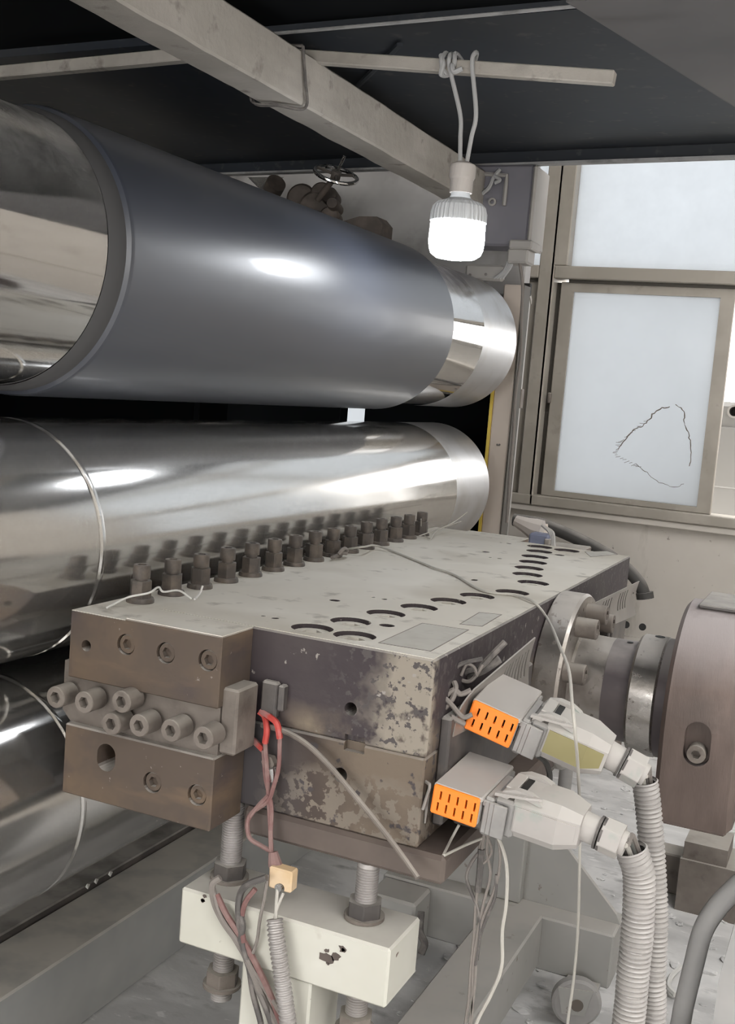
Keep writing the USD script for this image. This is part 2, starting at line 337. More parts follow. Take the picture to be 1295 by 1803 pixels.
# ------------------------------------------------------------------ the setting
YW = 4.6
struct('floor', box(-4.2, 3.6, -4.2, YW+.2, -.1, 0), X['floor'])
struct('ceiling', union([box(-4.2, 3.6, -4.2, YW+.2, 4.2, 4.3)]) - box(.1, 3.2, -3.4, 3.0, 4.0, 4.5), X['ceil'])
bays = [(-2.62, -1.30), (-1.235, .10), (.18, 1.49)]
wb = box(-4.2, 3.6, YW, YW+.18, 0, 4.2)
for a, b in bays: wb = wb - box(a-.03, b, YW-.1, YW+.4, .86, 3.1)
struct('wall_back', wb, X['plaster'])
struct('wall_left', box(-4.2, -4.0, -4.2, YW, 0, 4.2), X['plaster_warm'])
wr = box(3.4, 3.6, -4.2, YW, 0, 4.2)
for k in range(1): wr = wr - box(3.2, 3.8, -2.6+2.4*k, -.6+2.4*k, 1.0, 3.2)
struct('wall_right', wr, X['plaster_warm'])
struct('wall_front', box(-4.0, 3.4, -4.2, -4.0, 0, 4.2) - box(-3.2, .6, -4.4, -3.8, 0.0, 2.5), X['plaster_warm'])
struct('trim_1', box(-2.7, 3.0, YW-.03, YW+.18, .835, .862, .004), X['plaster'])

def window(n, a, b, sashes):
    w = thing(f'window_{n}', None, None, ((a+b)/2, YW, .86), kind='structure')
    t = .05
    for nm, bx in (('jamb', (a-.045, a-.028)), ('jamb', (b-.03, b+.035))):
        obj(nm, box(bx[0], bx[1], YW-.035, YW+.09, .862, 3.1, .004), X['winframe'], w, False)
    obj('window_sill', box(a-.04, b+.04, YW-.04, YW+.09, .863, .905, .004), X['winframe'], w, False)
    obj('transom', box(a-.03, b-.03, YW-.035, YW+.09, 1.80, 1.852, .004), X['winframe'], w, False)
    obj('transom', box(a-.03, b-.03, YW-.035, YW+.09, 2.62, 2.67, .004), X['winframe'], w, False)
    obj('head', box(a-.04, b+.04, YW-.035, YW+.09, 3.06, 3.10, .004), X['winframe'], w, False)
    obj('track', box(a+.03, b-.03, YW-.012, YW+.075, 1.788, 1.80), X['windark'], w, False)
    obj('upper_pane', box(a-.03, b-.02, YW+.03, YW+.036, 1.84, 2.64), X['pane'], w, False)
    obj('upper_pane', box(a-.03, b-.02, YW+.03, YW+.036, 2.66, 3.07), X['pane'], w, False)
    for (s0, s1, yy, pm) in sashes:
        s = obj('sash', box(s0, s1, yy, yy+.03, .905, 1.79, .003) - box(s0+.055, s1-.055, yy-.1, yy+.1, .95-.02, 1.752), X['winframe'], w, False)
        obj('sash_pane', box(s0+.05, s1-.05, yy+.012, yy+.018, .925, 1.757), X[pm], s, False)
    return w
w1 = window(1, -2.62, -1.30, [(-1.96, -1.335, YW+.0, 'pane2'), (-2.58, -1.94, YW+.036, 'pane2')])
w2 = window(2, -1.235, .10, [(-1.238, -.545, YW-.004, 'pane2')])
w3 = window(3, .18, 1.49, [(.215, .86, YW, 'pane2'), (.84, 1.45, YW+.036, 'pane2')])
# dark groove beside the sash and its catch
obj('groove', box(-1.264, -1.236, YW+.03, YW+.04, .905, 1.79), X['windark'], w2, False)
obj('catch', box(-1.246, -1.232, YW-.02, YW+.012, 1.29, 1.335, .004), X['dusty_steel'], w2, False)
obj('jamb', box(-1.27, -1.212, YW-.036, YW+.08, 1.852, 3.06, .004), X['winframe'], w2, False)
# torn film on the pane: creased edges standing off the glass
tear = [(1180, 716), (1160, 722), (1142, 740), (1128, 752), (1112, 760), (1098, 778), (1090, 792)]
tear2 = [(1190, 712), (1204, 722), (1206, 745), (1214, 768), (1217, 790), (1216, 820)]
tear3 = [(1120, 815), (1142, 835), (1165, 850), (1190, 857), (1205, 852)]
for tt, rr in ((tear, .0022), (tear2, .0019), (tear3, .0010)):
    pts = [at(px, py, y=YW+.006) for px, py in tt]
    path = spline(pts, 8); path = path + (np.array([meshkit.noise(path*90, 3+k) for k in range(3)]).T-.5)*[.012, .004, .012]
    obj('film_tear', tube(path, rr*(.4+1.2*meshkit.noise(path*60, 9)), 6), X['dusty_steel'], w2)
hairs = []
for k in range(26):
    t = k/25; q = [(1140, 742), (1098, 775), (1086, 800), (1130, 822)]; i = min(2, int(t*3)); f = t*3-i
    c = np.array(q[i])*(1-f)+np.array(q[i+1])*f; L = 5+8*random.random()
    a = at(c[0], c[1], y=YW+.007); b = at(c[0]-L*.8, c[1]+L*.6*(random.random()-.2), y=YW+.007)
    hairs.append(tube(np.array([a, (a+b)/2, b]), .0009, 4))
obj('film_fringe', cat(hairs), X['dusty_steel'], w2, kind='stuff')
# outside
ac = thing('outdoor_unit', 'white outdoor unit with a round vent seen through the open sash', 'air conditioner', (-.35, 5.3, .9))
obj('casing', box(-.86, .25, 5.2, 5.6, .75, 1.36, .02) - cyl((-.565, 5.1, 1.32), (-.565, 5.3, 1.32), .022), X['white_out'], ac)
obj('cover_plate', box(-.80, .2, 5.19, 5.21, .98, 1.25, .006), X['white_out'], ac)
obj('vent', ringm((-.565, 5.199, 1.32), (0, -1, 0), .03, .021, .008), X['greypanel'], ac)
obj('leg', box(-.7, -.62, 5.3, 5.5, 0, .76), X['white_out'], ac); obj('leg', box(.02, .1, 5.3, 5.5, 0, .76), X['white_out'], ac)

# ------------------------------------------------------------------ overhead platform, beam, bars
pf = thing('overhead_platform', 'dark blue-black sheet metal platform overhead with a pale lower edge', 'platform', (-1.2, 1.9, 1.96))
_a, _b = at(432, 308, z=1.925), at(1295, 280, z=1.925); _s = (_b[1]-_a[1])/(_b[0]-_a[0])
fl0, fl1 = np.array([-3.0, _a[1]+_s*(-3.0-_a[0])]), np.array([.25, _a[1]+_s*(.25-_a[0])])
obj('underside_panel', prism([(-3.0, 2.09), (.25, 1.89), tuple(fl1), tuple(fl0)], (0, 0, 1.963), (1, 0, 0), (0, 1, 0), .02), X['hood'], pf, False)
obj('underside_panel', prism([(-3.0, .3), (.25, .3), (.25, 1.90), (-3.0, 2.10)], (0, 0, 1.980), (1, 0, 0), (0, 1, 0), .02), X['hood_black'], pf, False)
e = (fl1-fl0)/np.linalg.norm(fl1-fl0)
obj('edge_angle', prism([(0, 0), (np.linalg.norm(fl1-fl0), 0), (np.linalg.norm(fl1-fl0), .012), (0, .012)], (*fl0, 1.930), (*e, 0), (-e[1], e[0], 0), .05), X['hood'], pf, False)
obj('edge_lip', prism([(0, -.018), (np.linalg.norm(fl1-fl0), -.018), (np.linalg.norm(fl1-fl0), .012), (0, .012)], (*fl0, 1.925), (*e, 0), (-e[1], e[0], 0), .006), X['edge_grey'], pf, False)
obj('seam_strip', wire([at(440, 63, z=1.961), at(800, 31, z=1.961), at(1150, -2, z=1.961)], .0035, 6), X['edge_grey'], pf)
d0, d1 = at(1000, -5, z=1.961), at(1310, 190, z=1.961)
obj('side_panel', prism([(d0[0], d0[1]), (.25, d0[1]-.05), (.25, d1[1]+.02), (d1[0], d1[1])], (0, 0, 1.953), (1, 0, 0), (0, 1, 0), .008), X['hood_brown'], pf, False)
obj('seam_strip', wire([d0-[0, 0, .006], (d0+d1)/2-[0, 0, .006], d1-[0, 0, .006]], .0025, 6), X['hood_brown'], pf)
obj('gusset_rib', hullp([at(700, 75, z=1.958), at(710, 75, z=1.958), at(560, 215, z=1.958), at(572, 215, z=1.958), at(700, 75, z=1.958)-[0, 0, .006], at(560, 215, z=1.958)-[0, 0, .006], at(710, 75, z=1.958)-[0, 0, .006]]), X['hood'], pf, False)
for sx, sy in ((-2.9, .4), (.15, .4)): obj('hanger', box(sx-.02, sx+.02, sy-.02, sy+.02, 1.98, 4.2), X['hood'], pf, False)

bm_prof = box(-1.123, -1.044, .35, 3.20, 1.812, 1.907, .004).refine_to_length(.03)
bt = tri(bm_prof); bv = bt.vertices; bv += (np.array([meshkit.fbm(bv*14, 3, 5+k) for k in range(3)]).T-.5)*.006
obj('support_beam', trimesh.Trimesh(bv, bt.faces, process=False), X['beam'], smooth=30, label='thick dust-caked square beam running overhead towards the far frame', cat='beam')
wl = [np.array([-.989, 1.80, 1.882]), np.array([-.988, 1.815, 1.83]), np.array([-.989, 1.825, 1.783]), np.array([-1.03, 1.80, 1.7815]), np.array([-1.072, 1.785, 1.784]), np.array([-1.073, 1.79, 1.83]), np.array([-1.072, 1.795, 1.881]), np.array([-1.03, 1.80, 1.884]), np.array([-.989, 1.80, 1.882])]
w2l = [p+np.array([0, -.008, 0]) if i in (3, 4) else p for i, p in enumerate(wl)]
K = 2.05/1.95; wl = [EYE+(p-EYE)*K for p in wl]; w2l = [EYE+(p-EYE)*K for p in w2l]
obj('wire_loop', cat([wire(wl, .003, 8), wire(w2l, .0022, 8)]), X['darkwire'], label='dark wire tied round the dust-caked overhead beam', cat='wire')

def bar(p0, p1, s, name, label, m):
    p0, p1 = np.asarray(p0), np.asarray(p1); w = (p1-p0)/np.linalg.norm(p1-p0)
    u = np.cross(w, [0, 0, 1]); u /= np.linalg.norm(u); v = np.cross(u, w)
    g = box(-s/2, s/2, -s/2, s/2, 0, np.linalg.norm(p1-p0), .002)
    return obj(name, place(g, p0, u, v, w), m, smooth=False, label=label, cat='bar')
bar((-1.16, 1.968, 1.924), at(1083, 138, y=1.968), .023, 'square_bar', 'dusty square bar lying on the beam with the lamp cord tied round it', X['beam'])
bar((-2.05, 1.968, 1.905), (-1.175, 1.968, 1.936), .025, 'square_bar', 'dusty square bar in the dark left of the beam above the near roller end', X['beam'])

# ------------------------------------------------------------------ hanging bulb
BX, BY, BZ = at(806, 405, d=2.05)
lamp = thing('hanging_bulb', 'glowing white LED bulb in a pale holder hung by its cord', 'light bulb', (BX, BY, BZ-.06))
S = 1.0
obj('diffuser', lathe([(0, -.054), (.02, -.0535), (.036, -.051), (.046, -.044), (.0500, -.034), (.0515, -.02), (.0505, .010), (.049, .014)], (BX, BY, BZ), (0, 0, 1), 48), X['glow'], lamp, True)
obj('heat_collar', lathe([(.0475, .012), (.0505, .014), (.0500, .030), (.047, .041), (.040, .048), (.026, .053), (.021, .056)], (BX, BY, BZ), (0, 0, 1), 144, 36, .035), X['finned'], lamp, 20)
obj('neck', lathe([(.021, .054), (.0175, .062), (.0165, .070), (.0165, .078)], (BX, BY, BZ), (0, 0, 1), 32), X['finned'], lamp, True)
obj('lamp_holder', lathe([(.0, .066), (.0205, .066), (.0205, .088), (.0215, .090), (.0235, .094), (.0235, .112), (.022, .116), (.012, .121), (0, .121)], (BX, BY, BZ), (0, 0, 1), 48, 24, .02), X['holder'], lamp, 30)
top = BZ+.115
kx, ky, kz = at(795, 112, y=1.968)
c1 = [(BX-.006, BY, top), (BX-.010, BY, top+.05), (BX-.013, BY-.004, top+.09), (kx+.004, BY-.012, kz-.015), (kx+.002, BY-.016, kz+.006), (kx, BY, kz+.0155), (kx-.006, BY+.015, kz), (kx+.002, BY+.004, kz-.015), (kx+.012, BY-.014, kz-.004), (kx+.010, BY-.008, kz+.015), (kx+.016, BY+.014, kz+.006), (kx+.020, BY+.006, kz-.015)]
cr = [(BX+.006, BY, top), (BX+.012, BY-.002, top+.05), (BX+.018, BY-.006, top+.09), (kx+.046, BY-.014, kz-.008), (kx+.048, BY-.012, kz+.012), (kx+.046, BY+.004, kz+.0155), (kx+.036, BY+.015, kz), (kx+.020, BY+.006, kz-.015)]
ckn = [(kx-.016, BY-.012, kz+.012), (kx-.008, BY-.018, kz-.006), (kx-.012, BY-.013, kz-.022), (kx-.004, BY+.005, kz-.017), (kx+.008, BY-.016, kz-.008), (kx+.014, BY-.018, kz-.02), (kx+.028, BY-.015, kz-.014)]
obj('cord', wire(c1, .0042, 8, 8), X['cable_white'], lamp); obj('cord', wire(cr, .0042, 8, 8), X['cable_white'], lamp)
obj('cord_knot', cat([wire(ckn, .0048, 8, 8), wire([(kx-.010, BY-.006, kz+.017), (kx-.012, BY-.018, kz+.002), (kx-.008, BY-.013, kz-.016), (kx, BY+.012, kz-.015), (kx-.004, BY+.015, kz+.012), (kx-.010, BY-.006, kz+.017)], .0045, 8, 8)]), X['cable_white'], lamp)

# ------------------------------------------------------------------ calender rollers
def roller(label, xc, zc, r, near_mat, body_mat, y_ring, y_frost, y_end, rubber=None):
    t = thing('calender_roller', label, 'roller', (xc, 1.85, zc-r), group=None)
    ax = (0, 1, 0); o = (xc, 0, zc)
    if rubber:
        R, a, b = rubber
        obj('roller_body', lathe([(0, .55), (r-.004, .55), (r, .554), (r, a+.02)], o, ax, 160), X[near_mat], t, 30)
        obj('roller_body', lathe([(r, b-.02), (r, y_frost)], o, ax, 160), X[body_mat], t, 30)
        obj('edge_band', lathe([(r+.0006, a-.030), (r+.005, a-.022), (r+.007, a-.012), (r+.007, a+.004)], o, ax, 160), X['rubber_edge'], t, 30)
        obj('rubber_cover', lathe([(r, a-.012), (R-.010, a-.004), (R-.002, a+.004), (R, a+.010), (R, b-.010), (R-.004, b), (r, b+.001)], o, ax, 200), X['rubber'], t, 25)
    else:
        obj('roller_body', lathe([(0, .55), (r-.004, .55), (r, .554), (r, y_ring-.004)], o, ax, 160), X[near_mat], t, 30)
        obj('ring_groove', lathe([(r, y_ring-.004), (r-.0025, y_ring-.002), (r-.0025, y_ring+.002), (r+.0006, y_ring+.004), (r+.0006, y_ring+.007), (r, y_ring+.011)], o, ax, 160), X[body_mat], t, 20)
        obj('roller_body', lathe([(r, y_ring+.011), (r, y_frost)], o, ax, 160), X[body_mat], t, 30)
    obj('matt_end_band', lathe([(r, y_frost), (r, y_end-.02), (r-.006, y_end-.004), (r-.02, y_end), (.06, y_end)], o, ax, 160), X['frost'], t, 30)
    obj('journal', cat([cyl((xc, y_end-.01, zc), (xc, y_end+.10, zc), .06), cyl((xc, .40, zc), (xc, .56, zc), .06)]), X['dusty_steel'], t)
    return t
roller('upper roller with a dark satin rubber cover and polished chrome ends', -1.1013, 1.4442, .184, 'chrome', 'chrome', 0, 2.72, 3.02, (.1976, 1.223, 2.467))
roller('middle polished chrome roller right behind the row of die bolts', -1.126, 1.039, .1745, 'chrome_low', 'chrome_low', 1.258, 2.72, 3.005)
roller('bottom chrome roller low at left, half hidden behind the die', -1.130, .664, .1735, 'chrome_low', 'chrome_low', 1.254, 2.72, 3.005)
obj('tie_bar', cyl((-1.31, .5, 1.655), (-1.31, 3.08, 1.655), .022), X['guard'], label='grey steel bar along the back of the upper rubber roller', cat='bar')

obj('rear_cover', cat([box(-1.9, -1.88, .2, 3.10, .21, 1.86, .003)] + [box(-1.88, -1.86, y, y+.04, .21, 1.86, .003) for y in (.2, 1.1, 2.0, 2.9)]), X['hood_black'], smooth=False, label='black sheet metal cover in the gap behind the rollers', cat='cover')
# far side frame of the roller stand
sf = thing('roller_side_frame', 'grey steel side frame plate carrying the far roller ends', 'frame', (-1.4, 3.14, 0))
obj('frame_plate', box(-2.3, -.985, 3.24, 3.30, 1.60, 2.30, .004), X['frame_plate'], sf, False)
obj('frame_post', box(-2.3, -1.55, 3.24, 3.30, .2, 1.60, .004), X['hood_black'], sf, False)
obj('recess_plate', box(-1.55, -1.07, 3.43, 3.46, .2, 1.60), X['hood_black'], sf, False)
obj('foot', box(-2.3, -1.56, 3.10, 3.3, 0, .2, .005), X['base_paint'], sf, False)

hw = thing('handwheel', 'small bright steel handwheel on a screw above the upper roller', 'handwheel', at(592, 308, y=2.95))
c = np.array(at(592, 308, y=2.95)); axd = np.array([.35, -.35, .87]); axd /= np.linalg.norm(axd)
u, v, w = frame_to(axd); a = np.linspace(0, 2*np.pi, 33)
obj('rim', tube(np.array([c+.062*(math.cos(q)*u+math.sin(q)*v) for q in a]), .006, 8, False), X['chrome'], hw)
for q in (0.3, 2.4, 4.5): obj('spoke', tube(np.array([c, c+.03*(math.cos(q)*u+math.sin(q)*v), c+.061*(math.cos(q)*u+math.sin(q)*v)]), .005, 6), X['dusty_steel'], hw)
obj('hub', cyl(c-axd*.012, c+axd*.012, .014), X['dusty_steel'], hw)
obj('handle', cyl(c+.0*u, at(607, 275, y=2.93), .0045), X['chrome'], hw)
sc = np.array(at(560, 352, y=2.98)); obj('screw', cyl(sc, c, .009), X['brownrust'], hw)
gb = thing('screw_housing', 'rusty brown adjusting screw housing below the small handwheel', 'gear housing', at(550, 372, y=3.0))
for (px, py, r, l) in ((555, 340, .032, .05), (572, 348, .025, .07), (545, 368, .05, .06), (572, 385, .03, .07), (520, 350, .045, .05), (560, 402, .05, .06), (580, 365, .018, .09)):
    q = np.array(at(px, py, y=3.02)); obj('housing_boss', lathe([(0, 0), (r*.9, 0), (r, .006), (r, l-.006), (r*.85, l), (0, l)], q+[0, .06, 0], (.25, -1, .1), 24), X['brownrust'], gb)
obj('mount_block', box(-1.80, -1.55, 3.0, 3.10, 1.62, 1.80, .01), X['brownrust'], gb)
cr_ = thing('spring_catch', 'bright metal bracket left of the rusty screw housing', 'bracket', at(455, 330, y=3.05))
obj('bracket_plate', hullp([at(436, 312, y=3.09), at(500, 312, y=3.09), at(470, 345, y=3.09), at(436, 312, y=3.07), at(495, 312, y=3.07), at(470, 345, y=3.07)]), X['chrome_low'], cr_, False)
obj('bracket_lug', cyl(at(480, 335, y=3.06), at(487, 322, y=3.04), .03), X['brownrust'], cr_)
lg = thing('bearing_lug', 'dark arched bearing lug showing above the upper roller', 'bearing lug', at(665, 410, y=2.9))
pl = at(640, 388, y=2.96); pr = at(693, 388, y=2.96); pz = at(690, 440, y=2.96)[2]
wd = pr[0]-pl[0]
obj('lug_body', prism([(0, -.18), (wd, -.18), (wd, -.02), (wd-.02, 0), (.02, .0), (-.05, -.02), (-.05, -.18)], (pl[0], 2.96, pl[2]), (1, 0, 0), (0, 0, 1), .07) - box(pl[0]+.015, pl[0]+.055, 2.8, 3.1, pl[2]-.075, pl[2]-.04, .008), X['brownrust'], lg)

# electrical box, cabinet, cable
eb = thing('electrical_box', 'grey electrical box with a light side hung left of the window', 'electrical box', (-1.05, 3.08, 1.68))
p0, p1 = at(838, 300, y=2.98), at(938, 298, y=2.98); p2 = at(920, 434, y=2.98)
obj('casing', box(p0[0]-.02, p1[0]+.004, 2.98, 3.09, p2[2], 1.924, .006), X['box_dark'], eb)
obj('side_cover', box(p1[0]+.004, p1[0]+.016, 2.972, 3.10, p2[2]-.004, 1.922, .006), X['greypanel'], eb)
brk = [at(848, 306, y=2.976), at(893, 309, y=2.972), at(888, 362, y=2.972)]
obj('bracket', tube(np.array([brk[0], (brk[0]+brk[1])/2, brk[1], (brk[1]*.7+brk[2]*.3), brk[2]]), .006, 6), X['greypanel'], eb)
obj('cable_clip', cat([wire([at(881, 298, y=2.97), at(870, 312, y=2.965), at(862, 330, y=2.965), at(850, 341, y=2.97)], .0055, 8), wire([at(872, 310, y=2.962), at(881, 317, y=2.96), at(872, 322, y=2.962)], .005, 6)]), X['cable_white'], eb)
obj('terminal', ringm(at(868, 356, y=2.975), (0, -1, 0), .011, .006, .006), X['greypanel'], eb)
jb = thing('limit_switch', 'small grey cable junction block under the electrical box', 'junction box', at(915, 450, y=3.0))
q0, q1 = at(905, 428, y=2.97), at(936, 452, y=2.97)
obj('block', box(q0[0]-.01, q1[0]-.004, 2.95, 3.02, q1[2]-.02, q0[2]-.016, .005), X['greypanel'], jb)
obj('cap', box(q0[0]-.006, q1[0]+.006, 2.945, 3.03, q0[2]-.018, q0[2]+.006, .004), X['greypanel'], jb)
for k in range(4): obj('lead', wire([at(905-3*k, 452+2*k, y=2.98), at(900-4*k, 470+2*k, y=2.975), at(886-5*k, 490, y=2.985)], .0035, 8), X['cable_white'], jb)
obj('cover_plate', box(at(822, 470, y=3.0)[0], at(888, 470, y=3.0)[0], 2.99, 3.02, at(850, 494, y=3.0)[2], at(850, 466, y=3.0)[2], .006), X['greypanel'], jb)
for px, py in ((828, 484), (856, 483)): obj('screw', cyl(at(px, py, y=2.992), at(px, py, y=2.986), .004, seg=10), X['dark_steel'], jb)
cb = thing('beige_cabinet', 'narrow beige cabinet edge with a yellow strip beside the far roller ends', 'cabinet', (-.96, 3.2, 0))
za = 1.62
obj('front', box(-1.008, -.950, 3.12, 3.18, .05, za, .004), X['beige'], cb)
obj('yellow_strip', box(-1.016, -1.008, 3.118, 3.17, .05, 1.34), X['yellow'], cb)
obj('door_edge', box(-.950, -.945, 3.118, 3.18, .05, za, .001), X['windark'], cb)
obj('body', box(-1.012, -.992, 3.18, 3.30, .05, za, .004), X['beige'], cb)
for px in (876, 880): obj('rivet', cyl(at(px, 783, y=3.121), at(px, 783, y=3.114), .003, seg=8), X['dark_steel'], cb)
dp = thing('side_door_panel', 'light grey angled door panel between beige cabinet and window', 'panel', (-.92, 3.3, 0))
pz0 = at(912, 505, y=3.2); pz1 = at(945, 520, y=3.45)
obj('door_leaf', hullp([(x_, y_, z_) for x_, y_ in ((-.965, 3.19), (-.955, 3.19), (-1.082, 3.62), (-1.072, 3.62)) for z_ in (.3, 1.61)]), X['greypanel'], dp, False)
obj('door_rail', hullp([(x_, y_, z_) for x_, y_ in ((-.968, 3.185), (-.952, 3.185), (-1.085, 3.625), (-1.069, 3.625)) for z_ in (1.61, 1.626)]), X['winframe'], dp, False)
obj('corner_cap', box(-.972, -.948, 3.182, 3.20, 1.596, 1.632, .002), X['black'], dp)
obj('latch', box(-1.03, -1.008, 3.40, 3.43, 1.27, 1.33, .002), X['dusty_steel'], dp)
obj('hanging_cable', wire([at(916, 462, y=2.96), at(921, 505, y=2.97), at(919, 560, y=3.02), at(917, 630, y=3.08), at(908, 700, y=3.09), at(905, 760, y=3.1), at(899, 830, y=3.10), at(893, 920, y=3.10)], .0045, 8), X['greywire'], label='thin grey cable hanging from the junction block down the beige cabinet', cat='cable')

# wall bits behind the die
obj('wall_hose', wire([at(905, 915, y=4.50), at(960, 925, y=4.50), at(1030, 955, y=4.50), at(1090, 990, y=4.48), at(1125, 1025, y=4.48), at(1136, 1052, y=4.48)], .026, 10, 12), X['hose'], label='thick dark hose curving down the wall under the window', cat='hose')
obj('hose_end', cyl(at(1135.5, 1043, y=4.48), at(1137, 1054, y=4.48), .034), X['hose'], label='dark collar at the lower end of the wall hose', cat='hose fitting')
lb = thing('work_ledge', 'dusty grey ledge with a kerb just behind the far die end', 'ledge', (-.95, 3.5, 0))
obj('ledge_top', box(-1.25, -.86, 3.5, 3.95, .775, .80, .004), X['dusty_steel'], lb, False)
obj('ledge_base', box(-1.22, -.89, 3.55, 3.9, 0, .775), X['dusty_steel'], lb, False)
cn = thing('brown_connector', 'brownish cloth-wrapped connector on the ledge behind the die', 'connector', at(935, 930, y=3.6))
pc = [at(908, 916, y=3.6), at(925, 924, y=3.6), at(940, 931, y=3.6), at(955, 935, y=3.6)]
obj('sleeve', tube(np.array(pc), [.018, .026, .036, .036], 10), X['holder'], cn); obj('connector_block', hullp([p+np.array(d) for p in (at(938, 922, y=3.62), at(957, 925, y=3.62), at(942, 945, y=3.62), at(958, 946, y=3.62)) for d in ((0, 0, 0), (0, .06, 0))]), X['beige'], cn, False)
bb = thing('blue_terminal', 'small dark blue terminal block behind the far die corner', 'terminal block', at(945, 955, y=3.45))
q0, q1 = at(932, 938, y=3.5), at(965, 962, y=3.5)
obj('block', box(q0[0], q1[0], 3.5, 3.56, q1[2]-.03, q0[2], .006), X['blue'], bb); obj('contact_strip', box(q1[0]-.012, q1[0]+.006, 3.495, 3.52, q1[2]-.02, q0[2]-.012, .003), X['guard'], bb)
for k in range(3): obj('loose_lead', wire([at(955+2*k, 925+k, y=3.55), at(968+3*k, 938, y=3.53), at(972+2*k, 958, y=3.52), at(974+3*k, 975, y=3.5)], .005, 8), X['pipe_pale'], label=f'{("short", "middle", "outer")[k]} pale lead curling down beside the blue terminal block', cat='lead')
lp = thing('wall_base_plate', 'dusty flat plate with bolt holes at the wall foot behind the adapter', 'plate', (-.75, 4.3, .3))
obj('plate', prism([(0, 0), (.28, 0), (.28, .25), (0, .25)], (-.95, 3.95, .43), (1, 0, 0), (0, 1, 0), .02), X['dusty_steel'], lp, False)
for k, (px, py) in enumerate(((1103, 1100), (1132, 1104))): obj('hole_plug', cyl(at(px, py, z=.451), at(px, py, z=.453), .014), X['black'], lp)
obj('plate_leg', box(-.9, -.72, 4.0, 4.18, 0, .43), X['dusty_steel'], lp, False)

# ------------------------------------------------------------------ extrusion die
YC = 1.847
die = thing('extrusion_die', 'long dusty flat steel extrusion die with worn dark near end face', 'extrusion die', (-.68, YC, .705))
def mir(y): return 2*YC-y
ZT = .980
ub = box(-.843, -.446, 1.249, mir(1.249), .857, ZT, .0025)
cb_list = [(-.636, 1.296), (-.616, 1.372), (-.601, 1.459), (-.582, 1.540), (-.566, 1.623), (-.546, 1.703), (-.512, 1.784), (-.575, 1.297)]
cb_list += [(x, mir(y)) for x, y in cb_list]
small = [(-.697, 1.489, .0085), (-.568, 1.386, .011)]
for px, py, r in ((463.7, 1085, .0035), (485, 1089, .0055), (657.5, 1052, .0035), (677, 1055.5, .005), (805, 1018, .0035), (835, 1022, .006)):
    q = at(px, py, z=ZT); small.append((q[0], q[1], r))
small += [(x, mir(y), r) for x, y, r in small]
cut = [cyl((x, y, ZT-.0125), (x, y, ZT+.01), .0282, seg=40) for x, y in cb_list] + [cyl((x, y, ZT-.03), (x, y, ZT+.01), r, seg=20) for x, y, r in small]
ends = [cyl((-.551, 1.2, .899), (-.551, 1.29, .899), .0085), box(-.556, -.528, 1.24, 1.258, .845, .866)]
ubody = ub - union(cut) - union(ends)
# split the dusty top face off as its own skin so that the dust on it lies where dust lies
obj('upper_body', ubody, X['die_side'], die, False)
topskin = (box(-.8425, -.4485, 1.2515, mir(1.2515), ZT-.0004, ZT+.0006) - union(cut))
obj('dust_film', topskin, X['die_top'], die, False, label='pale dust lying on the die top')
obj('lip_strip', box(-.93, -.843, 1.2495, mir(1.2495), .885, ZT-.003, .002), X['rust_block'], die, False)
obj('dust_film', box(-.9285, -.8435, 1.1735, mir(1.1735), ZT-.0032, ZT-.0024), X['die_top'], die, False)
obj('die_lip', prism([(-.93, .885), (-.93, .80), (-.988, .848), (-.988, .858)], (0, mir(1.249), 0), (1, 0, 0), (0, 0, 1), 2*(YC-1.249)), X['dark_steel'], die, False)
lbody = box(-.93, -.447, 1.249, mir(1.249), .742, .8562, .0025) - cyl((-.558, 1.2, .812), (-.558, 1.30, .812), .0095) - box(-.556, -.528, 1.24, 1.258, .845, .86)
obj('lower_body', lbody, X['die_low'], die, False)
obj('body_skirt', box(-.70, -.45, 1.26, mir(1.26), .722, .742), X['dark_steel'], die, False)
obj('base_plate', box(-.69, -.408, 1.243, mir(1.246), .706, .7425, .005), X['base_steel'], die, False)
for x, y in cb_list:
    q = obj('cap_screw', capscrew((x, y, ZT-.0127), (0, 0, 1), .0262, .0078, .0140, .0072), X['die_top'], die, 30)
    obj('socket', hexnut((x, y, ZT-.0121), (0, 0, 1), .0240, .0008), X['base_steel'], q, False)
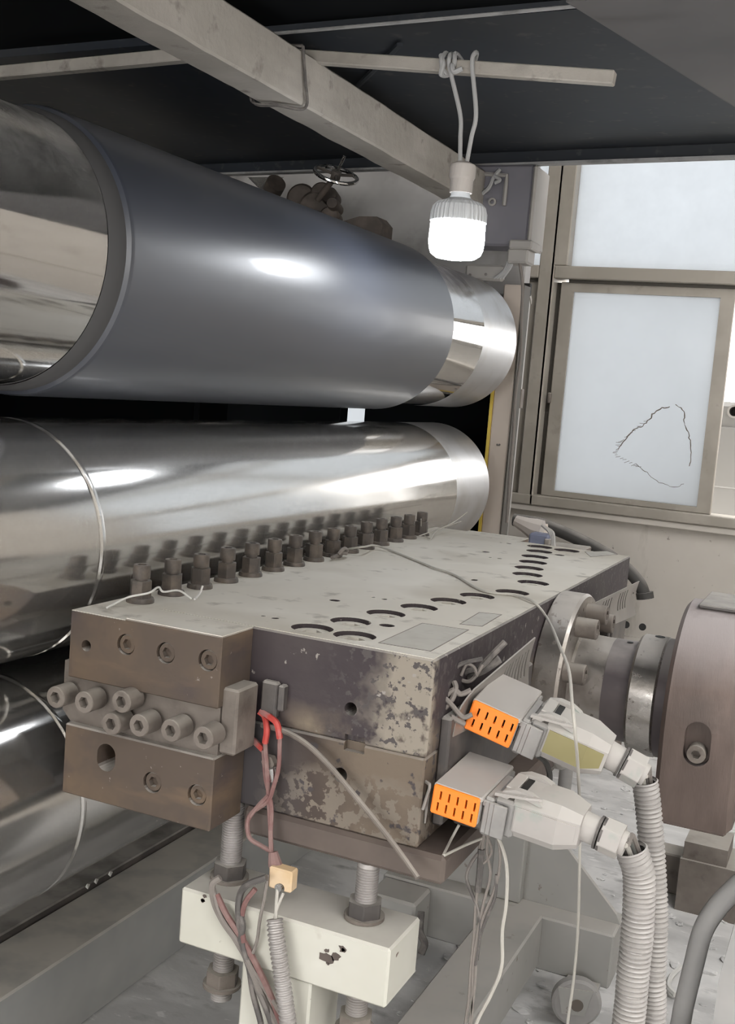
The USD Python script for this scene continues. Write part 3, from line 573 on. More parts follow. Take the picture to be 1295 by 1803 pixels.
# near end blocks (the far end repeats them)
scr_u = [at(222, 1135, y=1.172), at(292, 1150, y=1.172), at(366, 1163, y=1.172)]
scr_l = [at(268, 1378, y=1.172), at(347, 1400, y=1.172)]
hol_u = at(152, 1137, y=1.172); hol_l = at(187, 1334, y=1.172)
def endset(far):
    s = (lambda y: mir(y)) if far else (lambda y: y)
    dr = 1 if not far else -1
    A, B = s(1.172), s(1.249)
    up = box(-.929, -.697, A, B, .888, ZT-.0004, .0015) - box(-1, -.842, 0, 4, ZT-.0035, 2)
    lo = box(-.929, -.697, A, B, .729, .8245, .002)
    for q in scr_u: up = up - cyl((q[0], A-dr*.01, q[2]), (q[0], A+dr*.012, q[2]), .0138)
    for q in scr_l: lo = lo - cyl((q[0], A-dr*.01, q[2]), (q[0], A+dr*.012, q[2]), .0138)
    up = up - cyl((hol_u[0], A-dr*.01, hol_u[2]), (hol_u[0], A+dr*.03, hol_u[2]), .0075)
    lo = lo - hullp(np.vstack([cyl((hol_l[0], A-dr*.01, hol_l[2]+d), (hol_l[0], A+dr*.04, hol_l[2]+d), .0145).to_mesh().vert_properties[:, :3] for d in (-.004, .004)]))
    obj('end_block', up, X['rust_block'], die, False); obj('end_block', lo, X['rust_block'], die, False)
    obj('dust_film', box(-.8415, -.6975, A+dr*.001, B, ZT-.0005, ZT+.0005), X['die_top'], die, False)
    for q in scr_u+scr_l: obj('cap_screw', capscrew((q[0], A+dr*.0119, q[2]), (0, -dr, 0), .0125, .009, .0072, .007), X['rust_block'], die, 30)
    mp = hullp([(x, y, z) for y in (s(1.184), B) for x, z in ((-.944, .905), (-.944, .838), (-.93, .824), (-.70, .824), (-.70, .905))]) + box(-.70, -.676, s(1.184), s(1.236), .828, .913, .003)
    obj('end_plate', mp, X['dusty_steel'], die, False)
    for px, py in ((97, 1228), (147, 1237), (213, 1236), (195, 1275), (244, 1278), (300, 1287), (357, 1300)):
        q = at(px, py, y=1.148)
        sm = obj('plate_screw', capscrew((q[0], s(1.148)+dr*.030, q[2]), (0, -dr, 0), .0145, .030, .0078, .012), X['dusty_steel'], die, 30)
        obj('shank', cyl((q[0], s(1.177), q[2]), (q[0], s(1.19), q[2]), .0095), X['dusty_steel'], sm)
endset(False); endset(True)
obj('heater_tab', box(-.674, -.650, 1.237, 1.2495, .868, .916, .003), X['dark_steel'], die, False)
obj('heater_tab', box(-.649, -.640, 1.236, 1.2495, .880, .914, .002), X['dark_steel'], die, False)
# lip adjusting bolts
ys = np.linspace(1.280, 2.343, 15)
for i, y in enumerate(ys):
    x, z = -.897, ZT-.003; h = random.uniform(-.001, .002); q = obj('adjusting_bolt', hexnut((x, y, z+.0072), (0, 0, 1), .0275, .024, 0, random.random()), X['bolt'], die, 30)
    obj('washer', lathe([(0, 0), (.0195, 0), (.0195, .004), (.018, .0075), (.0, .0075)], (x, y, z), (0, 0, 1), 28), X['bolt'], q)
    obj('bolt_shank', cyl((x, y, z+.031), (x, y, z+.036), .009), X['bolt'], q)
    obj('bolt_head', capscrew((x, y, z+.034+h), (0, 0, 1), .0122, .019, .0068, .010), X['bolt'], q, 30)
# engraved panels on the top face
for pxs in ([(666, 1133), (743.6, 1098), (826.6, 1110), (759, 1148)], [(809, 1100), (844, 1079), (884.6, 1083), (849.8, 1104)], [(1030, 972), (1040, 981), (1088, 977), (1070, 971)]):
    P4 = [at(a, b, z=ZT)[:2] for a, b in pxs]; c = np.mean(P4, axis=0)
    ring = []
    cs = CrossSection([np.array(P4 if np.cross(np.subtract(P4[1], P4[0]), np.subtract(P4[2], P4[0])) > 0 else P4[::-1])])
    rim = cs - cs.offset(-.0012, m3.JoinType.Round)
    obj('engraved_frame', rim.extrude(.0006).translate([0, 0, ZT+.0005]), X['dusty_steel'], die, False)
    obj('engraved_panel', cs.offset(-.0012, m3.JoinType.Round).extrude(.0003).translate([0, 0, ZT+.0005]), X['die_panel'], die, False)
# heaters strip along the right side under the upper plate
obj('side_heater', box(-.447, -.432, 1.29, 1.66, .76, .90, .003), X['dark_steel'], die, False)
obj('side_heater', box(-.447, -.432, 2.03, 2.40, .76, .90, .003), X['dark_steel'], die, False)

# ------------------------------------------------------------------ heater terminals
def terminal(o, u, w, up, dims, label, plug_label, gold):
    o, u, w, up = map(np.array, (o, u, w, up)); a, h, dep = dims
    dep = .118
    def L(m): return place(m, o, u, w, up)
    base = o + u*a/2 + w*dep/2 - up*h
    t = thing('terminal_box', label, 'terminal box', base)
    slots = union([box(a*(.13+.185*k+.03*(1-r)), a*(.13+.185*k+.03*(1-r))+.0024, -.01, .01, -h*(.30+.40*r)-.0055, -h*(.30+.40*r)+.0055) for k in range(5) for r in (0, 1)])
    # slots lean with the plate
    obj('end_cover', L(box(0, a, -.002, .004, -h, 0, .0018) - slots), X['orange'], t, False, label='orange end cover with two rows of slots')
    obj('inner_core', L(box(.002, a-.002, .008, .012, -h+.002, -.002)), X['black'], t, False)
    obj('box_body', L(box(0, a, .004, dep, -h, -.006, .002) - box(.0015, a-.0015, -.02, .02, -h+.0015, -.004)), X['lid'], t, False)
    obj('lid', L(box(-.001, a+.002, .0015, dep+.003, -.006, .001, .0018)), X['lid'], t, False)
    obj('side_lip', L(box(a, a+.006, .01, dep, -.012, -.004, .0015)), X['plug_mid'], t, False)
    # connector that plugs in at its side
    p = thing('heater_plug', plug_label, 'electrical plug', o+u*.13+w*.05-up*.04)
    obj('socket_flange', L(box(a+.001, a+.014, .012, .092, -.050, .0, .003)), X['plug_mid'], p, False)
    obj('socket_ribs', L(union([box(a+.003, a+.020, .010, .014, -.046+.0*k, -.004, .001).translate([.006*k, -.001*k, 0]) for k in range(3)])), X['plug_mid'], p, False)
    obj('plug_collar', L(box(a+.012, .100, .016, .088, -.046, .002, .004)), X['plug_mid'], p, False)
    prof = [(.018, -.034), (.026, -.044), (.080, -.044), (.090, -.034), (.090, .000), (.080, .012), (.030, .012), (.018, .000)]
    pr = np.array(prof); hood = hullp([(.095, q[0], q[1]) for q in pr] + [(.150, q[0], q[1]) for q in pr] + [(.176, .054+(q[0]-.054)*.72, -.014+(q[1]+.014)*.74) for q in pr])
    obj('plug_hood', L(hood), X['plug'], p, 20)
    obj('type_plate', L(hullp([(.100, .0165, -.033), (.100, .0165, -.002), (.150, .0165, -.033), (.150, .0165, -.002), (.100, .0185, -.033), (.100, .0185, -.002), (.150, .0185, -.033), (.150, .0185, -.002),
                               (.172, .0255, -.026), (.172, .0255, -.006), (.172, .0285, -.026), (.172, .0285, -.006)])), X[gold], p, False)
    # locking lever
    lv = [(.074, .000), (.080, .011), (.094, .0165), (.112, .0165), (.124, .012), (.130, .006), (.126, .005), (.112, .011), (.096, .011), (.086, .006), (.080, -.004)]
    def arm(y0, y1): return hullp([(a_, y_, b_) for a_, b_ in lv[:3]+lv[8:] for y_ in (y0, y1)]) + hullp([(a_, y_, b_) for a_, b_ in lv[2:9] for y_ in (y0, y1)])
    obj('lock_lever', L(arm(.020, .030) + arm(.074, .086) + box(.080, .094, .028, .076, .0112, .0142, .001)), X['plug'], p, 25)
    obj('lever_wing', L(hullp([(.072, .014, .004), (.110, .012, .012), (.128, .020, .013), (.105, .030, .010), (.072, .026, .006), (.072, .014, .008), (.110, .012, .015), (.128, .020, .016), (.105, .030, .013)])), X['plug'], p, 20)
    obj('latch_slit', L(box(.096, .104, .036, .070, .0115, .0135)), X['black'], p, False)
    g0, g1 = o+u*.168+w*.054-up*.014, None
    d = u*.985-up*.10; d /= np.linalg.norm(d)
    obj('gland_neck', cyl(g0, g0+d*.026, .0185, .0175), X['plug'], p)
    obj('gland_seal', cat([ringm(g0+d*.0245, d, .0205, .01, .003), ringm(g0+d*.029, d, .0205, .01, .003)]), X['darkwire'], p)
    obj('gland_nut', hexnut(g0+d*.030, d, .038, .024, .008, .3), X['plug'], p, 30)
    obj('gland_lip', ringm(g0+d*.054, d, .0145, .009, .006), X['plug'], p)
    return g0+d*.06, d
e1, dd1 = terminal((-.4182, 1.3302, .9178), (.964, .07, -.257), (-.05, .995, .084), (.262, -.068, .963), (.062, .041, .13),
    'upper grey terminal box with an orange slotted end, tilted off the die', 'upper grey heater plug with a dull gold type plate', 'gold')
e2, dd2 = terminal((-.4315, 1.2475, .8294), (.995, -.015, -.099), (.021, .998, .064), (.098, -.066, .993), (.0596, .0373, .13),
    'lower grey terminal box with an orange slotted end, near the die corner', 'lower all-grey heater plug with a beige type plate', 'plug')

def conduit(pts, r, label, ragged):
    path = spline(pts, 60); seglen = np.r_[0, np.cumsum(np.linalg.norm(np.diff(path, axis=0), axis=1))]
    n = int(seglen[-1]/.0016); s = np.linspace(0, seglen[-1], n)
    P_ = np.column_stack([np.interp(s, seglen, path[:, k]) for k in range(3)])
    rr = r*(1+.11*np.sign(np.sin(s*2*np.pi/.0066))*np.abs(np.sin(s*2*np.pi/.0066))**.5)
    t = thing('corrugated_conduit', label, 'conduit', P_[-1])
    obj('corrugated_sleeve', tube(P_, rr, 20, False), X['conduit'], t, 50)
    tp = P_[0]; ax = P_[0]-P_[12]; ax /= np.linalg.norm(ax); uu, vv, _ = frame_to(ax)
    for k in range(4):
        a = k*1.6; b = tp+(uu*math.cos(a)+vv*math.sin(a))*r*.45
        obj('inner_wire', wire([b-ax*.05, b, b+ax*.016+(ragged-tp)*.35, ragged+(b-tp)*.3], .0032, 6, 6), X[('whitewire', 'greywire', 'plug', 'darkwire')[k]], t)
    obj('dark_liner', tube(P_[4:60], r*.86, 16, False), X['darkwire'], t)
    return t
k1 = e1+dd1*.006+np.array([.004, 0, -.014])
conduit([at(1136, 1374, d=1.53), at(1142, 1420, d=1.535), at(1150, 1520, d=1.54), at(1154, 1620, d=1.54), at(1150, 1720, d=1.54), at(1150, 1803, d=1.545), (-.165, 1.50, .25), (-.16, 1.52, .02)], .0165, 'rear grey corrugated conduit hanging from the upper heater plug', e1)
conduit([at(1112, 1494, d=1.46), at(1126, 1545, d=1.465), at(1123, 1640, d=1.47), at(1115, 1720, d=1.475), at(1107, 1803, d=1.48), (-.20, 1.43, .25), (-.205, 1.42, .02)], .0195, 'front grey corrugated conduit hanging from the lower heater plug', e2)
# guard plates
# near guard: a tilted sheet whose near edge slopes down towards the camera
ga, gb_, gc, gd = at(800, 1294, y=1.27), at(842, 1205, y=1.31), at(908, 1136, y=1.42), at(943, 1122, y=1.55)
ge = at(934, 1212, y=1.55)
def sheet_guard(name_label, tl, tr, bl, br, slots, thick=.0022, nx=14, ny=6, holes=()):
    """bilinear sheet between four corners with leaning slots; slots: (s0, s1, t0, t1) in sheet units"""
    tl, tr, bl, br = map(np.array, (tl, tr, bl, br)); n = np.cross(tr-tl, bl-tl); n /= np.linalg.norm(n)
    m = Manifold.cube([1, 1, 1]).refine(1)
    for s0, s1, t0, t1 in slots: m = m - Manifold.cube([s1-s0, t1-t0, 3]).translate([s0, t0, -1])
    for s, t_, r in holes: m = m - Manifold.cylinder(4, r, r, 12, center=True).scale([1, 2.2, 1]).translate([s, t_, 0])
    k = tri(m.refine_to_length(.12)); v = k.vertices
    s, t_, z = v[:, :1], v[:, 1:2], v[:, 2:]
    W = (1-s)*(1-t_)*tl + s*(1-t_)*tr + (1-s)*t_*bl + s*t_*br + n*(z-.5)*thick + n*.006*np.sin(np.pi*t_)
    t = thing('guard_plate', name_label, 'guard plate', W.mean(0))
    F = k.faces if np.dot(np.cross(tr-tl, bl-tl), n) > 0 else k.faces[:, ::-1]
    obj('slotted_sheet', trimesh.Trimesh(W, F, process=False), X['guard'], t, 25)
    return t
sheet_guard('near slotted guard sheet bent away from the die behind the upper terminal box', at(836, 1213, y=1.325), at(943, 1122, y=1.56), at(797, 1297, y=1.30), at(932, 1230, y=1.56),
    [(.55+.052*k, .572+.052*k, .16, .62) for k in range(8)])
sheet_guard('far slotted guard sheet beyond the adapter flange', at(985, 1092, y=1.75), at(1126, 1023, y=2.20), at(985, 1140, y=1.75), at(1120, 1083, y=2.20),
    [(.30+.22*g+.034*k, .314+.22*g+.034*k, .12, .66) for g in range(3) for k in range(4)], holes=((.95, .34, .022),))
gb2 = thing('guard_bracket', 'dark bracket holding the far slotted guard sheet', 'bracket', at(1085, 1110, y=2.15))
obj('bracket_arm', box(-.47, -.405, 2.12, 2.14, .80, .915, .002), X['dark_steel'], gb2, False); obj('bracket_stay', box(-.45, -.40, 2.06, 2.075, .80, .90, .002), X['dark_steel'], gb2, False)
obj('bent_guard_sheet', wire([at(745, 1425, y=1.25), at(753, 1400, y=1.25), at(757, 1383, y=1.25), at(752, 1440, y=1.25)][:3]+[at(748, 1375, y=1.26)], .0022, 6), X['guard'], label='thin bent metal edge beside the lower terminal box', cat='guard plate')
lg2 = thing('lower_guard_plate', 'bent grey guard sheet behind the lower terminal box', 'guard plate', at(752, 1420, y=1.28))
obj('guard_sheet', hullp([at(757, 1378, y=1.262), at(750, 1405, y=1.262), at(747, 1450, y=1.262), at(757, 1378, y=1.40), at(750, 1450, y=1.40), at(760, 1378, y=1.262), at(753, 1405, y=1.262), at(750, 1450, y=1.262)]), X['guard'], lg2, False)

# wiring bundle between the die and the guard
bund = [([(778, 1215), (790, 1200), (800, 1180), (815, 1168), (850, 1160)], 1.33, .004, 'darkwire'), ([(776, 1235), (798, 1215), (812, 1222), (830, 1215)], 1.31, .005, 'greywire'),
        ([(770, 1255), (785, 1245), (797, 1230), (803, 1212), (800, 1200)], 1.305, .005, 'greywire'), ([(765, 1240), (780, 1228), (795, 1240), (815, 1262), (832, 1258)], 1.30, .0045, 'guard'),
        ([(800, 1205), (818, 1185), (845, 1175), (870, 1150), (890, 1130)], 1.37, .006, 'darkwire'), ([(805, 1195), (825, 1200), (838, 1190), (850, 1170)], 1.36, .004, 'greywire'),
        ([(793, 1262), (805, 1268), (818, 1275)], 1.30, .005, 'guard'), ([(812, 1190), (822, 1170), (835, 1175), (840, 1190)], 1.35, .003, 'greywire'),
        ([(805, 1210), (815, 1195), (850, 1180), (880, 1160)], 1.38, .009, 'darkwire')]
hb = thing('heater_wiring', 'tangle of dusty heater leads between the die side and the guard sheet', 'wiring', at(810, 1230, y=1.31))
for pts, yy, r, m in bund: obj('lead', wire([at(px, py, y=yy+.02*i/len(pts)) for i, (px, py) in enumerate(pts)], r*.72, 8), X['darkwire' if m == 'darkwire' else 'greywire'], hb)

# ------------------------------------------------------------------ extruder adapter and clamp
ZA = .835
ad = thing('extruder_adapter', 'worn steel adapter with a bolted flange joining the die to the clamp', 'adapter', (-.35, YC, ZA-.15))
o = (0, YC, ZA); ax = (1, 0, 0)
def xl(prof, seg=72): return lathe(prof, o, ax, seg)
obj('flange', xl([(0, -.446), (.146, -.446), (.149, -.443), (.149, -.405), (.145, -.400), (.06, -.400)]), X['adapter'], ad, 25)
obj('neck', xl([(.09, -.402), (.084, -.396), (.083, -.36), (.083, -.345)]), X['adapter'], ad, 25)
obj('neck_sleeve', xl([(.083, -.345), (.0835, -.345), (.0835, -.302), (.07, -.30)]), X['adapter_dark'], ad, 25)
obj('collar', xl([(.06, -.303), (.095, -.303), (.0985, -.299), (.0985, -.262), (.096, -.258), (.09, -.258)]), X['adapter'], ad, 25)
obj('collar_sleeve', xl([(.0965, -.259), (.0972, -.258), (.0972, -.23), (.05, -.23)]), X['adapter_dark'], ad, 25)
obj('grease_hole', cyl((-.32, YC-.01, ZA+.0832), (-.32, YC-.01, ZA+.0838), .005), X['black'], ad); obj('grease_hole', cyl((-.275, YC+.0, ZA+.0985), (-.275, YC, ZA+.099), .008), X['black'], ad)
for ang in (95, 128, 62, 190, 160, 20, 230, 280, 320):
    a = math.radians(ang); q = (-.400, YC-.118*math.cos(a), ZA+.118*math.sin(a))
    obj('flange_bolt', capscrew(q, (1, 0, 0), .0165, .034, .009, .014), X['dusty_steel'], ad, 30)
cl = thing('screen_changer_clamp', 'large brown rounded steel clamp at the right edge behind the conduits', 'clamp', (-.18, YC, .68))
th = np.linspace(math.radians(-35), math.radians(215), 50); R = .168
pl_ = [(R*math.cos(t), R*math.sin(t)) for t in th]
poly = pl_ + [(-.158, -.115), (-.135, -.155), (.135, -.155), (.158, -.115)]
cs = CrossSection([np.array(poly)], m3.FillRule.Positive)
if cs.area() <= 0: cs = CrossSection([np.array(poly[::-1])])
def ext(c_, x0, x1): return place(c_.extrude(x1-x0), np.array([x0, YC, ZA]), np.array([0, 1.0, 0]), np.array([0, 0, 1.0]), np.array([1.0, 0, 0]))
cbody = hullp(np.vstack([ext(cs.offset(-.008, m3.JoinType.Round), -.236, -.12).to_mesh().vert_properties[:, :3], ext(cs, -.229, -.128).to_mesh().vert_properties[:, :3]]))
rec = at(1228, 1325, y=1.69)
pocket = hullp(np.vstack([cyl((rec[0], 1.60, rec[2]), (rec[0], 1.70, rec[2]), .019).to_mesh().vert_properties[:, :3], cyl((rec[0], 1.60, rec[2]+.03), (rec[0], 1.70, rec[2]+.03), .019).to_mesh().vert_properties[:, :3]]))
obj('clamp_body', cbody - pocket, X['clamp'], cl, 30)
obj('clamp_screw', capscrew((rec[0], 1.70, rec[2]), (0, -1, 0), .014, .022, .007, .012), X['dusty_steel'], cl, 30)
obj('cap_plate', box(-.215, -.125, YC-.05, YC+.10, ZA+.163, ZA+.170, .002), X['dark_steel'], cl, False)
obj('base_lug', box(-.228, -.128, YC-.13, YC+.13, ZA-.163, ZA-.152, .004), X['clamp'], cl, False)
obj('extruder_barrel', cyl((-.125, YC, ZA), (.9, YC, ZA), .11, seg=40), X['dark_steel'], smooth=30, label='dark extruder barrel leading off right from the brown clamp', cat='barrel')
obj('barrel_support', cat([box(.4, .6, YC-.1, YC+.1, 0, ZA-.10, .01)]), X['green_paint'], smooth=False, label='painted support under the extruder barrel right of the frame', cat='stand')

# ------------------------------------------------------------------ die stand
sd = thing('die_stand', 'cream painted stand with two threaded jacking rods under the near die end', 'stand', (-.6, 1.25, .2))
obj('stand_head', box(-.750, -.452, 1.200, 1.300, .556, .632, .003), X['cream'], sd, False)
obj('post', box(-.655, -.555, 1.205, 1.295, .2, .557, .003), X['cream'], sd, False)
for x, zt in ((-.712, .7415), (-.513, .7065)):
    y = 1.258
    r_ = obj('threaded_rod', thread((x, y, .462), (x, y, zt), .0145, .0035, .0016), X['rod'], sd, 40)
    for z0 in (.634, .482):
        obj('nut', hexnut((x, y, z0+.003), (0, 0, 1), .040, .019, .0, .35), X['dark_steel'] if z0 > .6 else X['dusty_steel'], r_, 30)
        obj('washer', cyl((x, y, z0-.0015), (x, y, z0+.003), .026, seg=32), X['dusty_steel'], r_)

for k in range(9):     # flaked paint showing rust on the front of the head
    cx, cz = (-.522, .600) if k < 6 else (-.725, .615); cx += random.uniform(-.014, .012); cz += random.uniform(-.022, .016); rr = random.uniform(.002, .0075 if k < 6 else .0028)
    an = np.linspace(0, 2*np.pi, 12, endpoint=False); ra = rr*(.55+.7*np.array([random.random() for _ in an]))
    obj('paint_flake', prism(np.column_stack([cx+ra*np.cos(an)*1.3, cz+ra*np.sin(an)]), (0, 1.2004, 0), (1, 0, 0), (0, 0, 1), .0010), X['base_steel'], sd, False)
# carriage under the die
ca = thing('die_carriage', 'dust-covered painted carriage of beams on the floor under the die', 'carriage', (-.6, 1.9, 0))
obj('side_beam', box(-.635, -.522, .9, 2.30, .085, .2, .004), X['green_paint'], ca, False)
obj('cross_beam', box(-.90, -.368, 2.30, 2.42, .075, .195, .004), X['green_paint'], ca, False)
obj('cross_beam', box(-1.1, -.25, .72, .86, .085, .2, .004), X['green_paint'], ca, False)
obj('post', box(-.655, -.585, 2.33, 2.41, .195, .704, .003), X['green_paint'], ca, False)
obj('gusset_plate', prism([(-.585, .195), (-.368, .195), (-.378, .215), (-.565, .40), (-.585, .40)], (0, 2.372, 0), (1, 0, 0), (0, 0, 1), .012), X['green_paint'], ca, False)
obj('gusset_plate', prism([(-.655, .195), (-.87, .195), (-.86, .215), (-.675, .40), (-.655, .40)], (0, 2.372, 0), (1, 0, 0), (0, 0, 1), .012), X['green_paint'], ca, False)
obj('slide_block', box(-.895, -.78, 2.20, 2.30, .04, .192, .006), X['green_paint'], ca, False)
cw = thing('castor_wheel', 'dusty grey castor wheel under the right end of the carriage', 'castor', (-.425, 2.27, 0))
wx, wy = -.425, 2.262
obj('wheel', lathe([(0, -.014), (.046, -.014), (.052, -.009), (.052, .009), (.046, .014), (0, .014)], (wx, wy, .052), (.35, -1, 0), 40), X['wheel'], cw, 30)
obj('hub', lathe([(0, -.02), (.013, -.02), (.013, .02), (0, .02)], (wx, wy, .052), (.35, -1, 0), 24), X['dusty_steel'], cw)
obj('fork', hullp([(wx-.035, wy-.028, .085), (wx+.035, wy-.006, .085), (wx-.022, wy-.028, .03), (wx+.022, wy-.012, .03), (wx-.035, wy-.024, .085), (wx+.035, wy-.002, .085), (wx-.022, wy-.022, .03), (wx+.022, wy-.008, .03)]), X['green_paint'], cw, False)
obj('mount_plate', box(wx-.03, wx+.04, wy-.0, wy+.06, .076, .084), X['green_paint'], cw, False)

# roller stand base at lower left
rb = thing('machine_base', 'long grey-green machine base beam with rails below the rollers', 'machine base', (-1.4, 1.8, 0))
obj('base_beam', box(-1.425, -1.285, .3, 3.08, 0, .17, .004), X['base_paint'], rb, False)
obj('rail_bed', box(-1.50, -1.425, .3, 3.08, 0, .185, .003), X['dark_steel'], rb, False)
for k, x in enumerate((-1.505, -1.55)): obj('rail', box(x-.012, x+.006, .3, 3.08, .17, .205, .003), X['pipe_pale'], rb, False)
obj('inner_bed', box(-2.2, -1.56, .3, 3.08, 0, .15), X['dark_steel'], rb, False)
for (px, py) in ((190, 1540), (150, 1562), (165, 1553)): obj('scrap', hullp([at(px+dx, py+dy, z=.188)+np.array([0, 0, h]) for dx, dy, h in ((0, 0, 0), (9, -5, .0), (5, 4, .0), (3, 0, .008))]), X['paper'], rb, False)
for i, (pa, pb, lab) in enumerate((((40, 1185), (118, 1160), 'bright steel rod lying level in the dark gap left of the die'),)):
    obj('stay_rod', cyl(at(*pa, d=1.75), at(*pb, d=1.85), .010), X['guard'], label=lab, cat='rod')

# right foreground and floor things
mb = thing('grey_block', 'grey metal block with a step on the floor behind the pale pipe', 'machine block', (-.2, 3.1, 0))
obj('block', prism([(0, 0), (.30, 0), (.30, .16), (0, .16)], (-.325, 2.95, .0), (1, 0, 0), (0, 1, 0), .14), X['dusty_steel'], mb, False)
obj('top_plate', prism([(0, 0), (.11, 0), (.11, .14), (0, .14)], (-.32, 2.96, .14), (1, 0, 0), (0, 1, 0), .045), X['dusty_steel'], mb, False)
obj('side_plate', box(-.40, -.32, 3.04, 3.12, 0, .11, .004), X['dusty_steel'], mb, False)
obj('pale_pipe', wire([at(1330, 1535, d=1.75), at(1290, 1570, d=1.78), at(1262, 1600, d=1.80), at(1238, 1640, d=1.82), at(1222, 1700, d=1.84), at(1205, 1770, d=1.86), at(1190, 1840, d=1.87), (-.20, 1.70, .02)], .0165, 10, 14), X['pipe_pale'], label='pale grey pipe bending down at the right edge', cat='pipe')
db = thing('dusty_casing', 'dusty pale grey machine casing in the lower right corner', 'machine casing', (-.02, 1.7, 0))
cc = [at(1275, 1600, d=1.7), at(1256, 1700, d=1.7), at(1232, 1803, d=1.7)]
obj('casing', hullp([(-.118, 1.70, 0), (-.112, 1.70, .46), (-.098, 1.70, .56), (.3, 1.70, .56), (.3, 1.70, 0), (-.118, 2.1, 0), (-.112, 2.1, .46), (-.098, 2.1, .56), (.3, 2.1, .56), (.3, 2.1, 0)]), X['pipe_pale'], db, 30)
obj('casing_cover', box(-.09, .28, 1.72, 2.08, .56, .572, .004), X['pipe_pale'], db, False)
flk = thing('cracked_flake', 'small pale curled flake on the floor between conduit and pale pipe', 'flake', at(1195, 1740, z=0))
obj('curl', tube(spline([at(1200, 1702, z=.012), at(1182, 1720, z=.012), at(1178, 1738, z=.012), at(1190, 1752, z=.012)], 6), .006, 6), X['paper'], flk)
# floor debris: lumps of plaster too many to count
deb = []
for k in range(240):
    px, py = random.uniform(700, 1290), random.uniform(1290, 1800); c = at(px, py, z=0)
    s = .004+.012*random.random()**3
    mm = trimesh.creation.icosphere(1, s); mm.vertices *= [1+random.random(), 1+random.random(), .35]; mm.vertices += rng.normal(0, s*.12, mm.vertices.shape); mm.vertices += c+[0, 0, s*.15]; deb.append(mm)
obj('floor_debris', cat(deb), X['floor'], smooth=False, label='crumbs of plaster scattered over the dusty floor', cat='debris', kind='stuff')
obj('floor_wire', wire([at(1048, 1560, z=.01), at(1060, 1600, z=.008), at(1080, 1625, z=.008), at(1100, 1650, z=.008)], .005, 8), X['greywire'], label='short curved grey wire lying on the floor behind the front conduit', cat='wire')
LX = at(996, 1370, y=3.2)[0]
obj('pipe_leg', cyl((LX, 3.2, 0), (LX, 3.2, .48), .02), X['frame_plate'], label='thin grey pipe leg standing on the floor behind the heater plugs', cat='leg')

# ------------------------------------------------------------------ cables, strings, sleeves
YF = 1.240
def F(px, py, dy=0.): return at(px, py, y=YF+dy)
tc = thing('thermocouple_lead', 'pair of dusty red leads with bright red sleeves hanging down the die end', 'lead', F(480, 1420))
obj('red_sleeve', wire([F(457, 1253), F(466, 1262), F(470, 1285, -.008), F(467, 1308, -.006)], .0042, 8), X['red'], tc)
obj('red_sleeve', wire([F(460, 1252), F(476, 1263, -.006), F(488, 1275, -.01), F(493, 1300, -.008)], .0042, 8), X['red'], tc)
obj('red_sleeve', wire([F(446, 1303, .004), F(455, 1312), F(464, 1321, -.004)], .0042, 6), X['red'], tc)
obj('lead', wire([F(467, 1308, -.006), F(470, 1350, -.010), F(473, 1400, -.010), F(476, 1450, -.012), F(478, 1500, -.02), F(482, 1530, -.02)], .0032, 8), X['pinkwire'], tc)
obj('lead', wire([F(493, 1300, -.008), F(491, 1350, -.010), F(482, 1385, -.012), F(472, 1410, -.012), F(445, 1430, -.012), F(436, 1448, -.02), F(440, 1475, -.02), F(462, 1490, -.02), F(480, 1500, -.02)], .003, 8), X['pinkwire'], tc)
obj('lead', wire([F(464, 1321, -.004), F(468, 1370, -.008), F(478, 1420, -.012), F(477, 1470, -.014), F(480, 1520, -.02)], .003, 8), X['pinkwire'], tc)
obj('lead', wire([F(473, 1400, -.012), F(452, 1422, -.013), F(438, 1442, -.016)], .0028, 8), X['pinkwire'], tc)
obj('sensor_nut', hexnut(F(478, 1340, .004), (0, -1, 0), .017, .01), X['dusty_steel'], tc, 30)
obj('sensor_tip', cyl(F(479, 1352, -.006), F(483, 1376, -.004), .0055), X['chrome'], tc)
obj('heat_sleeve', tube(np.array([F(481, 1500, -.02), F(484, 1520, -.022), F(492, 1540, -.024)]), [.006, .009, .010], 10), X['pinkwire'], tc)
tb = thing('ceramic_terminal', 'small yellowish ceramic terminal block hanging on the red leads', 'terminal block', F(497, 1555))
cc_ = F(494, 1543, -.03)
obj('block', box(cc_[0]-.014, cc_[0]+.019, cc_[1]-.006, cc_[1]+.012, cc_[2]-.016, cc_[2]+.012, .002) - cyl((cc_[0]+.004, cc_[1]-.03, cc_[2]-.012), (cc_[0]+.004, cc_[1]+.03, cc_[2]-.012), .006), X['ceramic'], tb)
obj('screw', cyl((cc_[0]+.002, cc_[1]-.008, cc_[2]-.012), (cc_[0]+.002, cc_[1]+.008, cc_[2]-.012), .005), X['chrome'], tb)
cs_ = [F(484, 1618, -.055), F(487, 1650, -.06), F(494, 1700, -.062), F(502, 1760, -.064), F(508, 1810, -.064), F(512, 1900, -.062)]
path = spline(cs_, 60); s = np.r_[0, np.cumsum(np.linalg.norm(np.diff(path, axis=0), axis=1))]; n = int(s[-1]/.0014); q = np.linspace(0, s[-1], n)
P_ = np.column_stack([np.interp(q, s, path[:, k]) for k in range(3)])
obj('spring_sleeve', tube(P_, .0098*(1+.10*np.sign(np.sin(q*2*np.pi/.0056))), 16), X['rod'], smooth=40, label='thin corrugated metal sleeve hanging down the front of the cream stand', cat='conduit')
obj('sleeve_wire', cat([wire([F(489, 1563, -.035), F(487, 1590, -.045), F(486, 1620, -.055)], .0022, 8), wire([F(499, 1573, -.035), F(488, 1600, -.048), F(484, 1622, -.055)], .002, 8)]), X['whitewire'], label='short pale wires from the ceramic block into the metal sleeve', cat='wire')
